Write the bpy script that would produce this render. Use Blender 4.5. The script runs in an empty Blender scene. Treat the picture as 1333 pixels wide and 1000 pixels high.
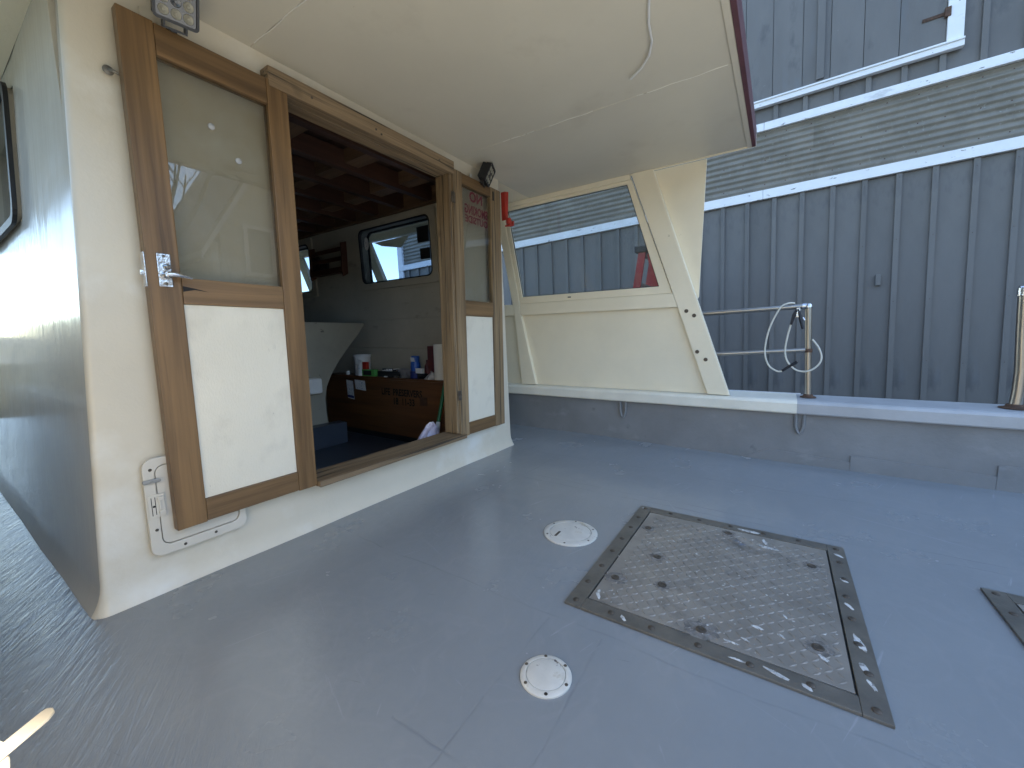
import bpy, bmesh, math, random
from mathutils import Vector, Matrix, Quaternion
random.seed(7)
S = bpy.context.scene
COL = S.collection

# ------------------------------------------------------------------ camera
cd = bpy.data.cameras.new('camera'); cam = bpy.data.objects.new('camera', cd); COL.objects.link(cam)
cd.sensor_width = 36.0; cd.lens = 526.0 / 1333.0 * 36.0
cd.clip_start = 0.02; cd.clip_end = 2000
def _n(v): return Vector(v).normalized()
_X = _n((349.5, -68, 526)); _Y = Vector((-798.5, -46, 526)).normalized()
_Y = (_Y - _X * _X.dot(_Y)).normalized(); _Z = _X.cross(_Y)
_R = Matrix((_X, _Y, _Z))                       # camera frame (x right, y down, z ahead) -> world
CAM = Vector((0, -1.670, 0.82))
_r = _R @ Vector((1, 0, 0)); _u = _R @ Vector((0, -1, 0)); _b = _R @ Vector((0, 0, -1))
cam.matrix_world = Matrix(((_r.x, _u.x, _b.x, CAM.x), (_r.y, _u.y, _b.y, CAM.y), (_r.z, _u.z, _b.z, CAM.z), (0, 0, 0, 1)))
S.camera = cam

# ------------------------------------------------------------------ light
SUN_EL, SUN_AZ = 46.0, 144.0                    # azimuth clockwise from +Y: beyond the warehouse's after end
w = bpy.data.worlds.new('World'); S.world = w; w.use_nodes = True
nt = w.node_tree; bg = nt.nodes['Background']
sky = nt.nodes.new('ShaderNodeTexSky'); sky.sky_type = 'NISHITA'; sky.sun_disc = False
sky.sun_elevation = math.radians(SUN_EL); sky.sun_rotation = math.radians(SUN_AZ)
sky.air_density = 1.0; sky.dust_density = .15; sky.ozone_density = 2.5
nt.links.new(sky.outputs[0], bg.inputs[0]); bg.inputs[1].default_value = 0.105
sd = bpy.data.lights.new('sun', 'SUN'); sd.energy = 5.0; sd.angle = math.radians(0.5); sd.color = (1, .95, .87)
sun = bpy.data.objects.new('sun', sd); COL.objects.link(sun)
_d = Vector((math.sin(math.radians(SUN_AZ)) * math.cos(math.radians(SUN_EL)), math.cos(math.radians(SUN_AZ)) * math.cos(math.radians(SUN_EL)), math.sin(math.radians(SUN_EL))))
sun.rotation_mode = 'QUATERNION'; sun.rotation_quaternion = _d.to_track_quat('Z', 'Y'); sun.location = (8, -8, 12)
S.view_settings.view_transform = 'Standard'; S.view_settings.look = 'None'; S.view_settings.gamma = 1
S.view_settings.exposure = 2.7
S.view_settings.use_white_balance = True; S.view_settings.white_balance_temperature = 7300; S.view_settings.white_balance_tint = 10
S.view_settings.use_curve_mapping = False

# ------------------------------------------------------------------ materials
def new_mat(name):
    m = bpy.data.materials.new(name); m.use_nodes = True
    n = m.node_tree.nodes; b = n['Principled BSDF']
    return m, n, m.node_tree.links, b
def coords(n, l, stretch=(1, 1, 1)):
    tc = n.new('ShaderNodeTexCoord'); mp = n.new('ShaderNodeMapping'); mp.inputs['Scale'].default_value = stretch
    l.new(tc.outputs['Object'], mp.inputs['Vector']); return mp.outputs['Vector']
def noise(n, l, vec, scale, detail=4, rough=.55, dist=0):
    t = n.new('ShaderNodeTexNoise'); t.inputs['Scale'].default_value = scale; t.inputs['Detail'].default_value = detail
    t.inputs['Roughness'].default_value = rough; t.inputs['Distortion'].default_value = dist
    l.new(vec, t.inputs['Vector']); return t.outputs['Fac']
def ramp(n, l, fac, stops):
    r = n.new('ShaderNodeValToRGB'); e = r.color_ramp.elements
    while len(e) < len(stops): e.new(.5)
    for el, (p, c) in zip(e, stops):
        el.position = p; el.color = (c, c, c, 1) if isinstance(c, (int, float)) else (*c, 1)
    l.new(fac, r.inputs[0]); return r.outputs[0]
def mix(n, l, fac, a, b, mode='MIX'):
    x = n.new('ShaderNodeMix'); x.data_type = 'RGBA'; x.blend_type = mode
    for s, v in ((x.inputs[0], fac), (x.inputs[6], a), (x.inputs[7], b)):
        if hasattr(v, 'is_output'): l.new(v, s)
        elif isinstance(v, (int, float)): s.default_value = v
        else: s.default_value = (*v, 1) if len(v) == 3 else v
    return x.outputs[2]
def math_n(n, l, op, a, b=None, c=None):
    x = n.new('ShaderNodeMath'); x.operation = op
    for s, v in zip(x.inputs, (a, b, c)):
        if v is None: continue
        if hasattr(v, 'is_output'): l.new(v, s)
        else: s.default_value = v
    return x.outputs[0]
def pmat(name, base, rough=.5, metal=0, var=None, stretch=(1, 1, 1), bumps=(), spots=(), rvar=0, coat=0, spec=.5):
    """base paint with mottling (var), fine relief (bumps: scale, strength, stretch) and marks (spots: colour, scale, lo, hi, stretch)"""
    m, n, l, b = new_mat(name)
    col = None
    vec = coords(n, l, stretch)
    if var:
        sc, amt = var
        f = noise(n, l, vec, sc, 6, .6)
        d = tuple(c * (1 - amt) for c in base); h = tuple(min(1, c * (1 + amt)) for c in base)
        col = ramp(n, l, f, ((.3, d), (.7, h)))
    for (c, sc, lo, hi, st) in spots:
        f = noise(n, l, coords(n, l, st), sc, 5, .62)
        k = ramp(n, l, f, ((lo, 0.0), (hi, 1.0)))
        col = mix(n, l, k, col if col is not None else base, c)
    if col is not None: l.new(col, b.inputs['Base Color'])
    else: b.inputs['Base Color'].default_value = (*base, 1)
    b.inputs['Roughness'].default_value = rough; b.inputs['Metallic'].default_value = metal
    b.inputs['Specular IOR Level'].default_value = spec
    if rvar:
        f = noise(n, l, vec, 7, 4)
        r = ramp(n, l, f, ((.3, max(.02, rough - rvar)), (.7, min(1, rough + rvar)))); l.new(r, b.inputs['Roughness'])
    if coat: b.inputs['Coat Weight'].default_value = coat; b.inputs['Coat Roughness'].default_value = .08
    prev = None
    for (sc, st, strt) in bumps:
        f = noise(n, l, coords(n, l, strt), sc, 4, .6)
        bp = n.new('ShaderNodeBump'); bp.inputs['Strength'].default_value = st; bp.inputs['Distance'].default_value = .01
        l.new(f, bp.inputs['Height'])
        if prev is not None: l.new(prev, bp.inputs['Normal'])
        prev = bp.outputs[0]
    if prev is not None: l.new(prev, b.inputs['Normal'])
    return m
def wood(name, dark, lightc, axis, rough=.55, streak=.35, knots=True, scale=1.0, crack=0):
    m, n, l, b = new_mat(name)
    st = [34 * scale] * 3; st[axis] = 1.3 * scale
    v = coords(n, l, tuple(st))
    f = noise(n, l, v, 1.0, 6, .62, .35)
    st2 = [5.0] * 3; st2[axis] = .6
    g = noise(n, l, coords(n, l, tuple(st2)), 1.0, 3, .5, .6)
    fg = math_n(n, l, 'ADD', math_n(n, l, 'MULTIPLY', f, .55), math_n(n, l, 'MULTIPLY', g, .45))
    col = ramp(n, l, fg, ((.32, dark), (.5, tuple((a + c) / 2 for a, c in zip(dark, lightc))), (.68, lightc)))
    st3 = [130 * scale] * 3; st3[axis] = 3.0
    h = noise(n, l, coords(n, l, tuple(st3)), 1.0, 2, .5)
    pores = ramp(n, l, h, ((.28, 1.0), (.42, 0.0)))
    col = mix(n, l, math_n(n, l, 'MULTIPLY', pores, streak), col, tuple(c * .35 for c in dark))
    bump_h = f
    if crack:
        st4 = [55.0] * 3; st4[axis] = .9
        k = noise(n, l, coords(n, l, tuple(st4)), 1.0, 3, .7, .5)
        kk = ramp(n, l, k, ((.37, 1.0), (.45, 0.0)))
        col = mix(n, l, math_n(n, l, 'MULTIPLY', kk, crack), col, (.02, .015, .01))
        bump_h = math_n(n, l, 'SUBTRACT', f, math_n(n, l, 'MULTIPLY', kk, 1.5))
    if knots:
        k = noise(n, l, coords(n, l, (6, 6, 6)), 1.0, 2, .5)
        kk = ramp(n, l, k, ((.70, 0.0), (.80, .6)))
        col = mix(n, l, kk, col, tuple(c * .4 for c in dark))
    l.new(col, b.inputs['Base Color']); b.inputs['Roughness'].default_value = rough
    bp = n.new('ShaderNodeBump'); bp.inputs['Strength'].default_value = .25 if not crack else .5; bp.inputs['Distance'].default_value = .004
    l.new(bump_h, bp.inputs['Height']); l.new(bp.outputs[0], b.inputs['Normal'])
    return m
def glass(name, tint=(.8, .82, .8), dirt=.0, refl=1.6):
    m, n, l, b = new_mat(name)
    n.remove(b)
    tr = n.new('ShaderNodeBsdfTransparent'); tr.inputs[0].default_value = (*tint, 1)
    gl = n.new('ShaderNodeBsdfGlossy'); gl.inputs['Roughness'].default_value = .01
    fr = n.new('ShaderNodeFresnel'); fr.inputs[0].default_value = 1.5
    ms = n.new('ShaderNodeMixShader'); geo = n.new('ShaderNodeNewGeometry'); front = math_n(n, l, 'SUBTRACT', 1.0, geo.outputs['Backfacing'])
    l.new(math_n(n, l, 'MULTIPLY', math_n(n, l, 'MULTIPLY', fr.outputs[0], refl), front), ms.inputs[0])
    src = tr.outputs[0]
    if dirt:
        df = n.new('ShaderNodeBsdfDiffuse'); df.inputs[0].default_value = (.62, .64, .62, 1)
        m2 = n.new('ShaderNodeMixShader')
        f = noise(n, l, coords(n, l), 9, 6, .7)
        k = ramp(n, l, f, ((.35, dirt * .35), (.75, dirt)))
        f2 = noise(n, l, coords(n, l), 45, 3, .6)
        k2 = ramp(n, l, f2, ((.74, 0.0), (.78, .7)))
        l.new(math_n(n, l, 'MAXIMUM', k, k2), m2.inputs[0]); l.new(tr.outputs[0], m2.inputs[1]); l.new(df.outputs[0], m2.inputs[2]); src = m2.outputs[0]
    l.new(src, ms.inputs[1]); l.new(gl.outputs[0], ms.inputs[2])
    l.new(ms.outputs[0], n['Material Output'].inputs[0]); return m

M = {}
M['cream'] = pmat('cream_paint', (.66, .595, .475), .34, var=(2.2, .05), bumps=((16, .10, (1, 1, 1)), (90, .07, (1, 1, 1))),
                  spots=(((.45, .38, .27), 3.5, .73, .80, (1, 1, 1)), ((.76, .73, .65), 2.0, .52, .72, (1.2, 1.2, 1.2))), rvar=.06)
M['cream_gloss'] = pmat('gloss_cream_paint', (.60, .56, .49), .13, var=(1.6, .06), spec=.24, bumps=((22, .07, (1.0, 1.0, .07)),),
                        spots=(((.33, .29, .23), 2.2, .62, .9, (1.5, 1.5, .3)),), rvar=.05)
M['yellow'] = pmat('pale_yellow_paint', (.88, .785, .60), .33, var=(3, .04), bumps=((30, .12, (1, 1, 1)), (120, .06, (1, 1, 1))),
                   spots=(((.55, .47, .32), 9, .74, .78, (1, 1, 1)),), rvar=.05)
M['ceiling'] = pmat('ceiling_paint', (.66, .61, .50), .36, spec=.35, var=(1.8, .045), bumps=((5, .10, (1, 1, 1)), (42, .06, (1, 1, 1))),
                    spots=(((.86, .83, .76), 22, .735, .75, (1, 1, 1)), ((.54, .485, .385), 2.6, .58, .9, (1, 1, 1)), ((.34, .27, .19), 18, .735, .755, (1, 1, 1))), rvar=.06)
M['seam'] = pmat('seam_filler', (.82, .80, .74), .5, spots=(((.5, .44, .35), 20, .6, .66, (1, 1, 1)),))
M['maroon'] = pmat('maroon_paint', (.12, .045, .055), .45, var=(9, .2), bumps=((60, .1, (1, 1, 1)),))
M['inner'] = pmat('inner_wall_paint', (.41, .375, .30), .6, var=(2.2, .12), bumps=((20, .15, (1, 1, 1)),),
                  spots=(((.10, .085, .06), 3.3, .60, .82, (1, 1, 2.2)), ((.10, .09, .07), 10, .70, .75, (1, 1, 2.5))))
M['teak_z'] = wood('brown_door_wood_upright', (.075, .040, .016), (.30, .170, .072), 2, .42)
M['teak_x'] = wood('brown_door_wood_level', (.066, .036, .015), (.28, .160, .070), 0, .45)
M['weath_z'] = wood('weathered_wood_upright', (.13, .078, .038), (.40, .275, .15), 2, .6, .5, True, .8, .75)
M['weath_x'] = wood('weathered_wood_level', (.115, .072, .038), (.36, .25, .145), 0, .62, .5, True, .8, .9)
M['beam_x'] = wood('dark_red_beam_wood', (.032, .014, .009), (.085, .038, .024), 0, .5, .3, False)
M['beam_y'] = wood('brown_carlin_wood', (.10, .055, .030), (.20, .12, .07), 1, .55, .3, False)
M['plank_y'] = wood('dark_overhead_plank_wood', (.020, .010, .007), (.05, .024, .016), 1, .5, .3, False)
M['ply'] = wood('varnished_plywood', (.07, .026, .010), (.20, .082, .028), 1, .38, .4, False, .5)
M['rackwood'] = wood('dark_rack_wood', (.05, .02, .014), (.12, .05, .03), 2, .5, .3, False)
M['doorpanel'] = pmat('off_white_door_panel', (.78, .72, .59), .4, var=(2.5, .05), bumps=((190, .16, (1, 1, .35)), (25, .08, (1, 1, 1))),
                      spots=(((.35, .30, .24), 26, .725, .75, (1, 1, 1)), ((.60, .545, .44), 3.2, .52, .78, (1.3, 1, 1)), ((.52, .47, .38), 9, .66, .76, (1.2, 1, .5))))
M['glass'] = glass('door_glass', (.79, .79, .77))
M['glass_dirty'] = glass('salt_stained_glass', (.84, .87, .88), .09, 1.0)
M['glass_dark'] = glass('cabin_window_glass', (.62, .70, .78), .03)
M['black'] = pmat('black_rubber', (.012, .012, .013), .5, bumps=((80, .1, (1, 1, 1)),))
M['blackplastic'] = pmat('black_plastic', (.018, .018, .02), .38)
M['chrome'] = pmat('worn_chrome', (.62, .62, .63), .16, 1.0, var=(30, .3), bumps=((60, .25, (1, 1, 1)),), rvar=.1)
M['steel'] = pmat('stainless_tube', (.36, .335, .30), .30, 1.0, var=(3, .12), spots=(((.22, .14, .085), 5, .62, .85, (1, 1, .5)),))
M['rust'] = pmat('rusty_steel', (.10, .055, .035), .7, .3, var=(30, .4), bumps=((60, .3, (1, 1, 1)),))
M['alu'] = pmat('worn_aluminium_plate', (.315, .29, .255), .45, .4, var=(5, .2), bumps=((70, .12, (1, 1, 1)),),
                spots=(((.15, .14, .125), 6, .54, .74, (1, 1, 1)), ((.20, .25, .33), 5.5, .67, .74, (1, 1, 1)), ((.80, .80, .76), 24, .752, .762, (1, 1, 1)), ((.8, .8, .78), 9, .765, .775, (1, 1, 1))), rvar=.1)
M['frame_metal'] = pmat('dull_hatch_frame_metal', (.17, .158, .135), .5, .45, var=(9, .25), bumps=((60, .15, (1, 1, 1)),),
                        spots=(((.75, .76, .76), 12, .685, .70, (1, 1, 1)), ((.28, .33, .42), 8, .68, .71, (1, 1, 1))), rvar=.1)
M['bolt'] = pmat('dark_screw_metal', (.12, .10, .08), .5, .6, var=(60, .4))
M['rustring'] = pmat('rust_stain', (.21, .195, .175), .65, .3, var=(40, .4), bumps=((90, .4, (1, 1, 1)),), spots=(((.30, .28, .26), 60, .55, .6, (1, 1, 1)),))
M['whiteplastic'] = pmat('aged_white_plastic', (.60, .58, .52), .45, var=(14, .1), spots=(((.40, .33, .22), 16, .60, .74, (1, 1, 1)), ((.14, .125, .11), 34, .665, .70, (1, 1, 1))), bumps=((70, .1, (1, 1, 1)),))
M['greyplastic'] = pmat('pale_grey_paint', (.63, .585, .50), .42, var=(6, .04), bumps=((60, .1, (1, 1, 1)),))
M['bulwark'] = pmat('grey_bulwark_paint', (.205, .208, .21), .42, var=(3, .14), bumps=((9, .2, (1, 1, 1)), (60, .15, (1, 1, 1))),
                    spots=(((.27, .275, .275), 4, .60, .78, (1, 1, 2)), ((.11, .115, .12), 6, .66, .80, (1, 1, 1))), rvar=.08)
M['caprail'] = pmat('blue_grey_cap_rail_paint', (.41, .415, .42), .38, var=(5, .1), bumps=((12, .15, (1, 1, 1)), (70, .12, (1, 1, 1))),
                    spots=(((.55, .56, .55), 7, .66, .72, (1, .6, 1)), ((.14, .15, .16), 8, .72, .75, (1, .5, 1))), rvar=.06)
M['whitetrim'] = pmat('peeling_white_paint', (.80, .81, .82), .5, var=(6, .04), bumps=((30, .15, (1, 1, 1)),),
                      spots=(((.22, .21, .20), 30, .655, .675, (1, .30, 1)), ((.5, .5, .5), 5, .64, .74, (1, .4, 1))))
M['barngrey'] = pmat('grey_board_paint', (.165, .157, .147), .55, var=(2.2, .16), stretch=(1, 1, .35), bumps=((70, .12, (1, 1, .08)), (22, .08, (1, 1, 1))),
                     spots=(((.26, .27, .28), 13, .735, .76, (1, 1, 1)), ((.055, .06, .065), 4, .56, .8, (1, 1, .4)), ((.16, .165, .17), 5, .60, .78, (1, 1, .25))))
def per_object(m, amt):                          # each board weathers a little differently
    n, l = m.node_tree.nodes, m.node_tree.links; b = n['Principled BSDF']; src = b.inputs['Base Color'].links[0].from_socket
    oi = n.new('ShaderNodeObjectInfo'); k = ramp(n, l, oi.outputs['Random'], ((0, 1 - amt), (1, 1.0)))
    l.new(mix(n, l, 1.0, src, k, 'MULTIPLY'), b.inputs['Base Color'])
per_object(M['barngrey'], .2)
M['corr'] = pmat('galvanised_sheet', (.225, .205, .17), .55, .2, var=(3, .16), bumps=((60, .1, (1, 1, 1)),),
                 spots=(((.15, .13, .10), 3.5, .50, .80, (1, 1, 1)), ((.27, .26, .235), 7, .60, .80, (1, 1, 1)), ((.32, .32, .30), 40, .62, .72, (1, 1, 1)), ((.25, .14, .08), 5, .74, .78, (1, 1, 1))), rvar=.1)
M['red'] = pmat('red_plastic', (.50, .035, .02), .4, var=(12, .15))
M['ladder_red'] = pmat('red_fibreglass', (.45, .03, .03), .45, var=(9, .1))
M['white'] = pmat('white_plastic', (.75, .75, .74), .4, var=(8, .04))
M['paper'] = pmat('white_paper', (.72, .73, .74), .7, spots=(((.25, .32, .45), 60, .58, .62, (1, 1, 2)),))
M['towel'] = pmat('paper_towel', (.78, .75, .68), .9, bumps=((90, .3, (1, 1, 1)),))
M['blueplastic'] = pmat('blue_plastic', (.02, .10, .42), .35)
M['navy'] = pmat('dark_blue_plastic', (.015, .03, .16), .4)
M['green'] = pmat('green_print_card', (.10, .42, .10), .5)
M['greenpole'] = pmat('green_painted_pole', (.008, .13, .05), .35)
M['darkred'] = pmat('dark_red_card', (.10, .02, .02), .5, var=(30, .4))
M['greyrag'] = pmat('grey_cloth', (.16, .16, .17), .9, var=(20, .3), bumps=((40, .4, (1, 1, 1)),))
M['dried'] = pmat('dried_paint', (.55, .55, .53), .5, var=(60, .4), spots=(((.25, .24, .22), 90, .55, .6, (1, 1, 1)),))
M['lilac'] = pmat('lilac_plastic_film', (.58, .54, .68), .25, var=(9, .25), bumps=((14, .4, (1, 1, 1)),), spots=(((.88, .86, .94), 9, .55, .62, (1, 1, 1)), ((.2, .18, .26), 8, .62, .7, (1, 1, 1))))
M['clearfilm'] = pmat('clear_plastic_film', (.42, .42, .42), .15, bumps=((30, .5, (1, 1, 1)),))
M['maroonink'] = pmat('maroon_lettering', (.15, .012, .025), .5)
M['blackink'] = pmat('black_stencil_ink', (.008, .006, .005), .7)
M['cordmat'] = pmat('white_cord_sheath', (.62, .60, .52), .5)
M['soleblue'] = pmat('blue_grey_sole_paint', (.055, .068, .088), .35, var=(3, .12), bumps=((20, .1, (1, 1, 1)),))
M['partition'] = pmat('scuffed_partition_paint', (.34, .315, .255), .6, var=(3, .12), spots=(((.08, .07, .06), 6, .64, .72, (1.4, 1, 2.5)),), bumps=((20, .15, (1, 1, 1)),))
M['lens'] = pmat('lamp_lens', (.10, .10, .10), .18, .5)
M['led'] = pmat('led_reflector', (.28, .26, .20), .35, .2)
M['stick'] = pmat('pale_birch_stick', (.36, .325, .265), .6, var=(8, .06), stretch=(1, 1, 8))
M['canrim'] = pmat('cream_can_lid', (.46, .43, .36), .5)
M['timber'] = pmat('wharf_timber', (.16, .14, .12), .8, var=(6, .2), bumps=((30, .3, (1, 1, 1)),))
M['bark'] = pmat('grey_bark', (.10, .085, .07), .9, var=(12, .3))
M['leafdark'] = pmat('distant_foliage', (.04, .045, .032), .9, var=(.5, .4))
M['hill'] = pmat('hillside', (.035, .04, .032), .95, var=(.06, .3))
M['clap'] = pmat('pale_clapboard_paint', (.55, .53, .47), .6, var=(2, .05))
M['shingle'] = pmat('grey_roof_shingle', (.14, .135, .13), .85, var=(8, .2))

def deck_mat():
    m, n, l, b = new_mat('blue_grey_deck_paint')
    tc = n.new('ShaderNodeTexCoord'); sep = n.new('ShaderNodeSeparateXYZ'); l.new(tc.outputs['Object'], sep.inputs[0])
    x, y = sep.outputs[0], sep.outputs[1]
    f = noise(n, l, coords(n, l), 1.3, 8, .68)
    col = ramp(n, l, f, ((.3, (.222, .242, .254)), (.7, (.256, .276, .287))))
    f2 = noise(n, l, coords(n, l, (1, 2.5, 1)), 22, 5, .65)
    col = mix(n, l, ramp(n, l, f2, ((.60, 0.0), (.80, .16))), col, (.30, .32, .35))
    # scuffs from shoes and gear, dried water marks
    for ang, sc_, lo_, c_ in ((20, (2.2, 42, 1), .66, (.34, .36, .38)), (-35, (3, 55, 1), .685, (.33, .35, .37)), (75, (2.6, 50, 1), .68, (.13, .14, .155)), (-70, (2, 36, 1), .67, (.30, .32, .34))):
        mp0 = n.new('ShaderNodeMapping'); mp0.inputs['Rotation'].default_value = (0, 0, math.radians(ang)); mp0.inputs['Scale'].default_value = (1, 1, 1); l.new(tc.outputs['Object'], mp0.inputs['Vector'])
        mp1 = n.new('ShaderNodeMapping'); mp1.inputs['Scale'].default_value = sc_; l.new(mp0.outputs[0], mp1.inputs['Vector'])
        k = ramp(n, l, noise(n, l, mp1.outputs[0], 1.0, 4, .65, .4), ((lo_, 0.0), (lo_ + .05, .55)))
        col = mix(n, l, k, col, c_)
    wm = noise(n, l, coords(n, l), 4.2, 3, .5, .8)
    col = mix(n, l, ramp(n, l, wm, ((.50, 0.0), (.53, .16), (.56, 0.0))), col, (.30, .31, .32))
    # joints of the sheathing below the paint: thin ridged lines
    wob = math_n(n, l, 'MULTIPLY', math_n(n, l, 'SUBTRACT', noise(n, l, coords(n, l), 2.5, 3), .5), .07)
    lines = None
    for ax, v, lo, hi in ((0, .985, -5, 3), (0, 1.955, -5, 3), (0, 2.45, -5, .4), (1, -1.14, -1, .97), (1, -1.31, -1, .97), (0, .52, -5, -1.0), (1, -.42, 1.5, 2.7), (1, -.17, 1.9, 2.8), (0, 2.02, -5, -.2)):
        a, o = (x, y) if ax == 0 else (y, x)
        dd = math_n(n, l, 'ABSOLUTE', math_n(n, l, 'SUBTRACT', math_n(n, l, 'ADD', a, wob), v))
        k = ramp(n, l, math_n(n, l, 'MULTIPLY', dd, 60), ((.0, 1.0), (.32, 0.0)))
        g = math_n(n, l, 'MULTIPLY', math_n(n, l, 'GREATER_THAN', o, lo), math_n(n, l, 'LESS_THAN', o, hi))
        k = math_n(n, l, 'MULTIPLY', k, g)
        lines = k if lines is None else math_n(n, l, 'MAXIMUM', lines, k)
    br = noise(n, l, coords(n, l), 6, 4)
    lines = math_n(n, l, 'MULTIPLY', lines, ramp(n, l, br, ((.40, .15), (.60, 1.0))))
    col = mix(n, l, math_n(n, l, 'MULTIPLY', lines, .22), col, (.085, .10, .13))
    # rough brushed sheathing on the port side deck
    port = ramp(n, l, math_n(n, l, 'ADD', x, math_n(n, l, 'MULTIPLY', f, .2)), ((.18, 1.0), (.46, 0.0)))
    rough_n = noise(n, l, coords(n, l, (34, 5, 1)), 1.0, 5, .6, 1.2)
    rot = n.new('ShaderNodeMapping'); rot.inputs['Rotation'].default_value = (0, 0, math.radians(-58)); rot.inputs['Scale'].default_value = (1, 1, 1)
    l.new(tc.outputs['Object'], rot.inputs['Vector'])
    rot2 = n.new('ShaderNodeMapping'); rot2.inputs['Scale'].default_value = (7, 60, 1); l.new(rot.outputs[0], rot2.inputs['Vector'])
    rough_n = noise(n, l, rot2.outputs[0], 1.0, 5, .62, 1.0)
    col = mix(n, l, math_n(n, l, 'MULTIPLY', port, .5), col, (.15, .17, .20))
    l.new(col, b.inputs['Base Color'])
    rr = noise(n, l, coords(n, l), 3.2, 5, .6)
    l.new(ramp(n, l, rr, ((.3, .14), (.7, .30))), b.inputs['Roughness'])
    b.inputs['Specular IOR Level'].default_value = .75
    fine = noise(n, l, coords(n, l, (1, 1, 1)), 38, 4, .6)
    weave = noise(n, l, coords(n, l, (1, 3, 1)), 9, 4, .55)
    hgt = math_n(n, l, 'ADD', math_n(n, l, 'MULTIPLY', fine, .16), math_n(n, l, 'MULTIPLY', weave, .35))
    hgt = math_n(n, l, 'SUBTRACT', hgt, math_n(n, l, 'MULTIPLY', lines, .12))
    hgt = math_n(n, l, 'ADD', hgt, math_n(n, l, 'MULTIPLY', math_n(n, l, 'MULTIPLY', port, rough_n), 1.9))
    bp = n.new('ShaderNodeBump'); bp.inputs['Strength'].default_value = .32; bp.inputs['Distance'].default_value = .012
    l.new(hgt, bp.inputs['Height']); l.new(bp.outputs[0], b.inputs['Normal'])
    return m
M['deck'] = deck_mat()
def water_mat():
    m, n, l, b = new_mat('harbour_water')
    b.inputs['Base Color'].default_value = (.02, .035, .04, 1); b.inputs['Roughness'].default_value = .06
    f = noise(n, l, coords(n, l), 1.4, 4)
    bp = n.new('ShaderNodeBump'); bp.inputs['Strength'].default_value = .35; bp.inputs['Distance'].default_value = .15
    l.new(f, bp.inputs['Height']); l.new(bp.outputs[0], b.inputs['Normal']); return m
M['water'] = water_mat()

# ------------------------------------------------------------------ mesh helpers
WORLD = {}                                      # object name -> world position of its origin (unrotated roots)
class MB:
    def __init__(s): s.v = []; s.f = []
    def add(s, vs, fs):
        o = len(s.v); s.v += [tuple(p) for p in vs]; s.f += [tuple(i + o for i in f) for f in fs]; return s
    def hexa(s, p):                             # 4 bottom points counter-clockwise, then the 4 above
        return s.add(p, [(3, 2, 1, 0), (4, 5, 6, 7), (0, 1, 5, 4), (1, 2, 6, 5), (2, 3, 7, 6), (3, 0, 4, 7)])
    def box(s, x0, x1, y0, y1, z0, z1):
        return s.hexa([(x0, y0, z0), (x1, y0, z0), (x1, y1, z0), (x0, y1, z0), (x0, y0, z1), (x1, y0, z1), (x1, y1, z1), (x0, y1, z1)])
    def prism(s, pts, fn0, fn1):                # pts 2D polygon; fn maps (a,b) to 3D on both faces
        n = len(pts); a = [fn0(*p) for p in pts]; b = [fn1(*p) for p in pts]
        return s.add(a + b, [tuple(range(n))[::-1], tuple(range(n, 2 * n))] + [(i, (i + 1) % n, (i + 1) % n + n, i + n) for i in range(n)])
    def tube(s, path, r, n=10, cap=True):
        P = [Vector(p) for p in path]; rings = []
        up = None
        for i, p in enumerate(P):
            t = (P[min(i + 1, len(P) - 1)] - P[max(i - 1, 0)]).normalized()
            if up is None:
                up = Vector((0, 0, 1)) if abs(t.z) < .9 else Vector((1, 0, 0))
            a = (up - t * up.dot(t)).normalized(); up = a; c = t.cross(a)
            rr = r[i] if isinstance(r, (list, tuple)) else r
            rings.append([p + (a * math.cos(2 * math.pi * k / n) + c * math.sin(2 * math.pi * k / n)) * rr for k in range(n)])
        vs = [q for ring in rings for q in ring]; fs = []
        for i in range(len(P) - 1):
            for k in range(n):
                fs.append((i * n + k, i * n + (k + 1) % n, (i + 1) * n + (k + 1) % n, (i + 1) * n + k))
        if cap: fs += [tuple(range(n))[::-1], tuple(range((len(P) - 1) * n, len(P) * n))]
        return s.add(vs, fs)
    def lathe(s, prof, c=(0, 0, 0), n=24, ax=(0, 0, 1)):   # prof: (radius, height) list
        q = Vector((0, 0, 1)).rotation_difference(Vector(ax)); c = Vector(c); vs = []; fs = []
        for r, h in prof:
            for k in range(n):
                a = 2 * math.pi * k / n; vs.append(c + q @ Vector((r * math.cos(a), r * math.sin(a), h)))
        for i in range(len(prof) - 1):
            for k in range(n):
                fs.append((i * n + k, i * n + (k + 1) % n, (i + 1) * n + (k + 1) % n, (i + 1) * n + k))
        fs += [tuple(range(n))[::-1], tuple(range((len(prof) - 1) * n, len(prof) * n))]
        return s.add(vs, fs)
    def xform(s, mat): s.v = [tuple(mat @ Vector(p)) for p in s.v]; return s
    def build(s, name, mat, parent=None, bev=0, smooth=False, local=False, seg=2):
        off = Vector((0, 0, 0))
        if parent is not None and not local: off = WORLD.get(parent.name, Vector((0, 0, 0)))
        me = bpy.data.meshes.new(name); me.from_pydata([tuple(Vector(p) - off) for p in s.v], [], s.f)
        bm = bmesh.new(); bm.from_mesh(me); bmesh.ops.recalc_face_normals(bm, faces=bm.faces[:])
        if bev:
            ed = [e for e in bm.edges if len(e.link_faces) == 2 and e.calc_face_angle(0) > .5]
            bmesh.ops.bevel(bm, geom=ed, offset=bev, segments=seg, affect='EDGES', clamp_overlap=True, profile=.6)
        bm.to_mesh(me); bm.free()
        if smooth:
            for p in me.polygons: p.use_smooth = True
            try: me.set_sharp_from_angle(angle=math.radians(40))
            except Exception: pass
        me.materials.append(mat); o = bpy.data.objects.new(name, me); COL.objects.link(o)
        if parent is not None: o.parent = parent
        WORLD[o.name] = off
        return o
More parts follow.
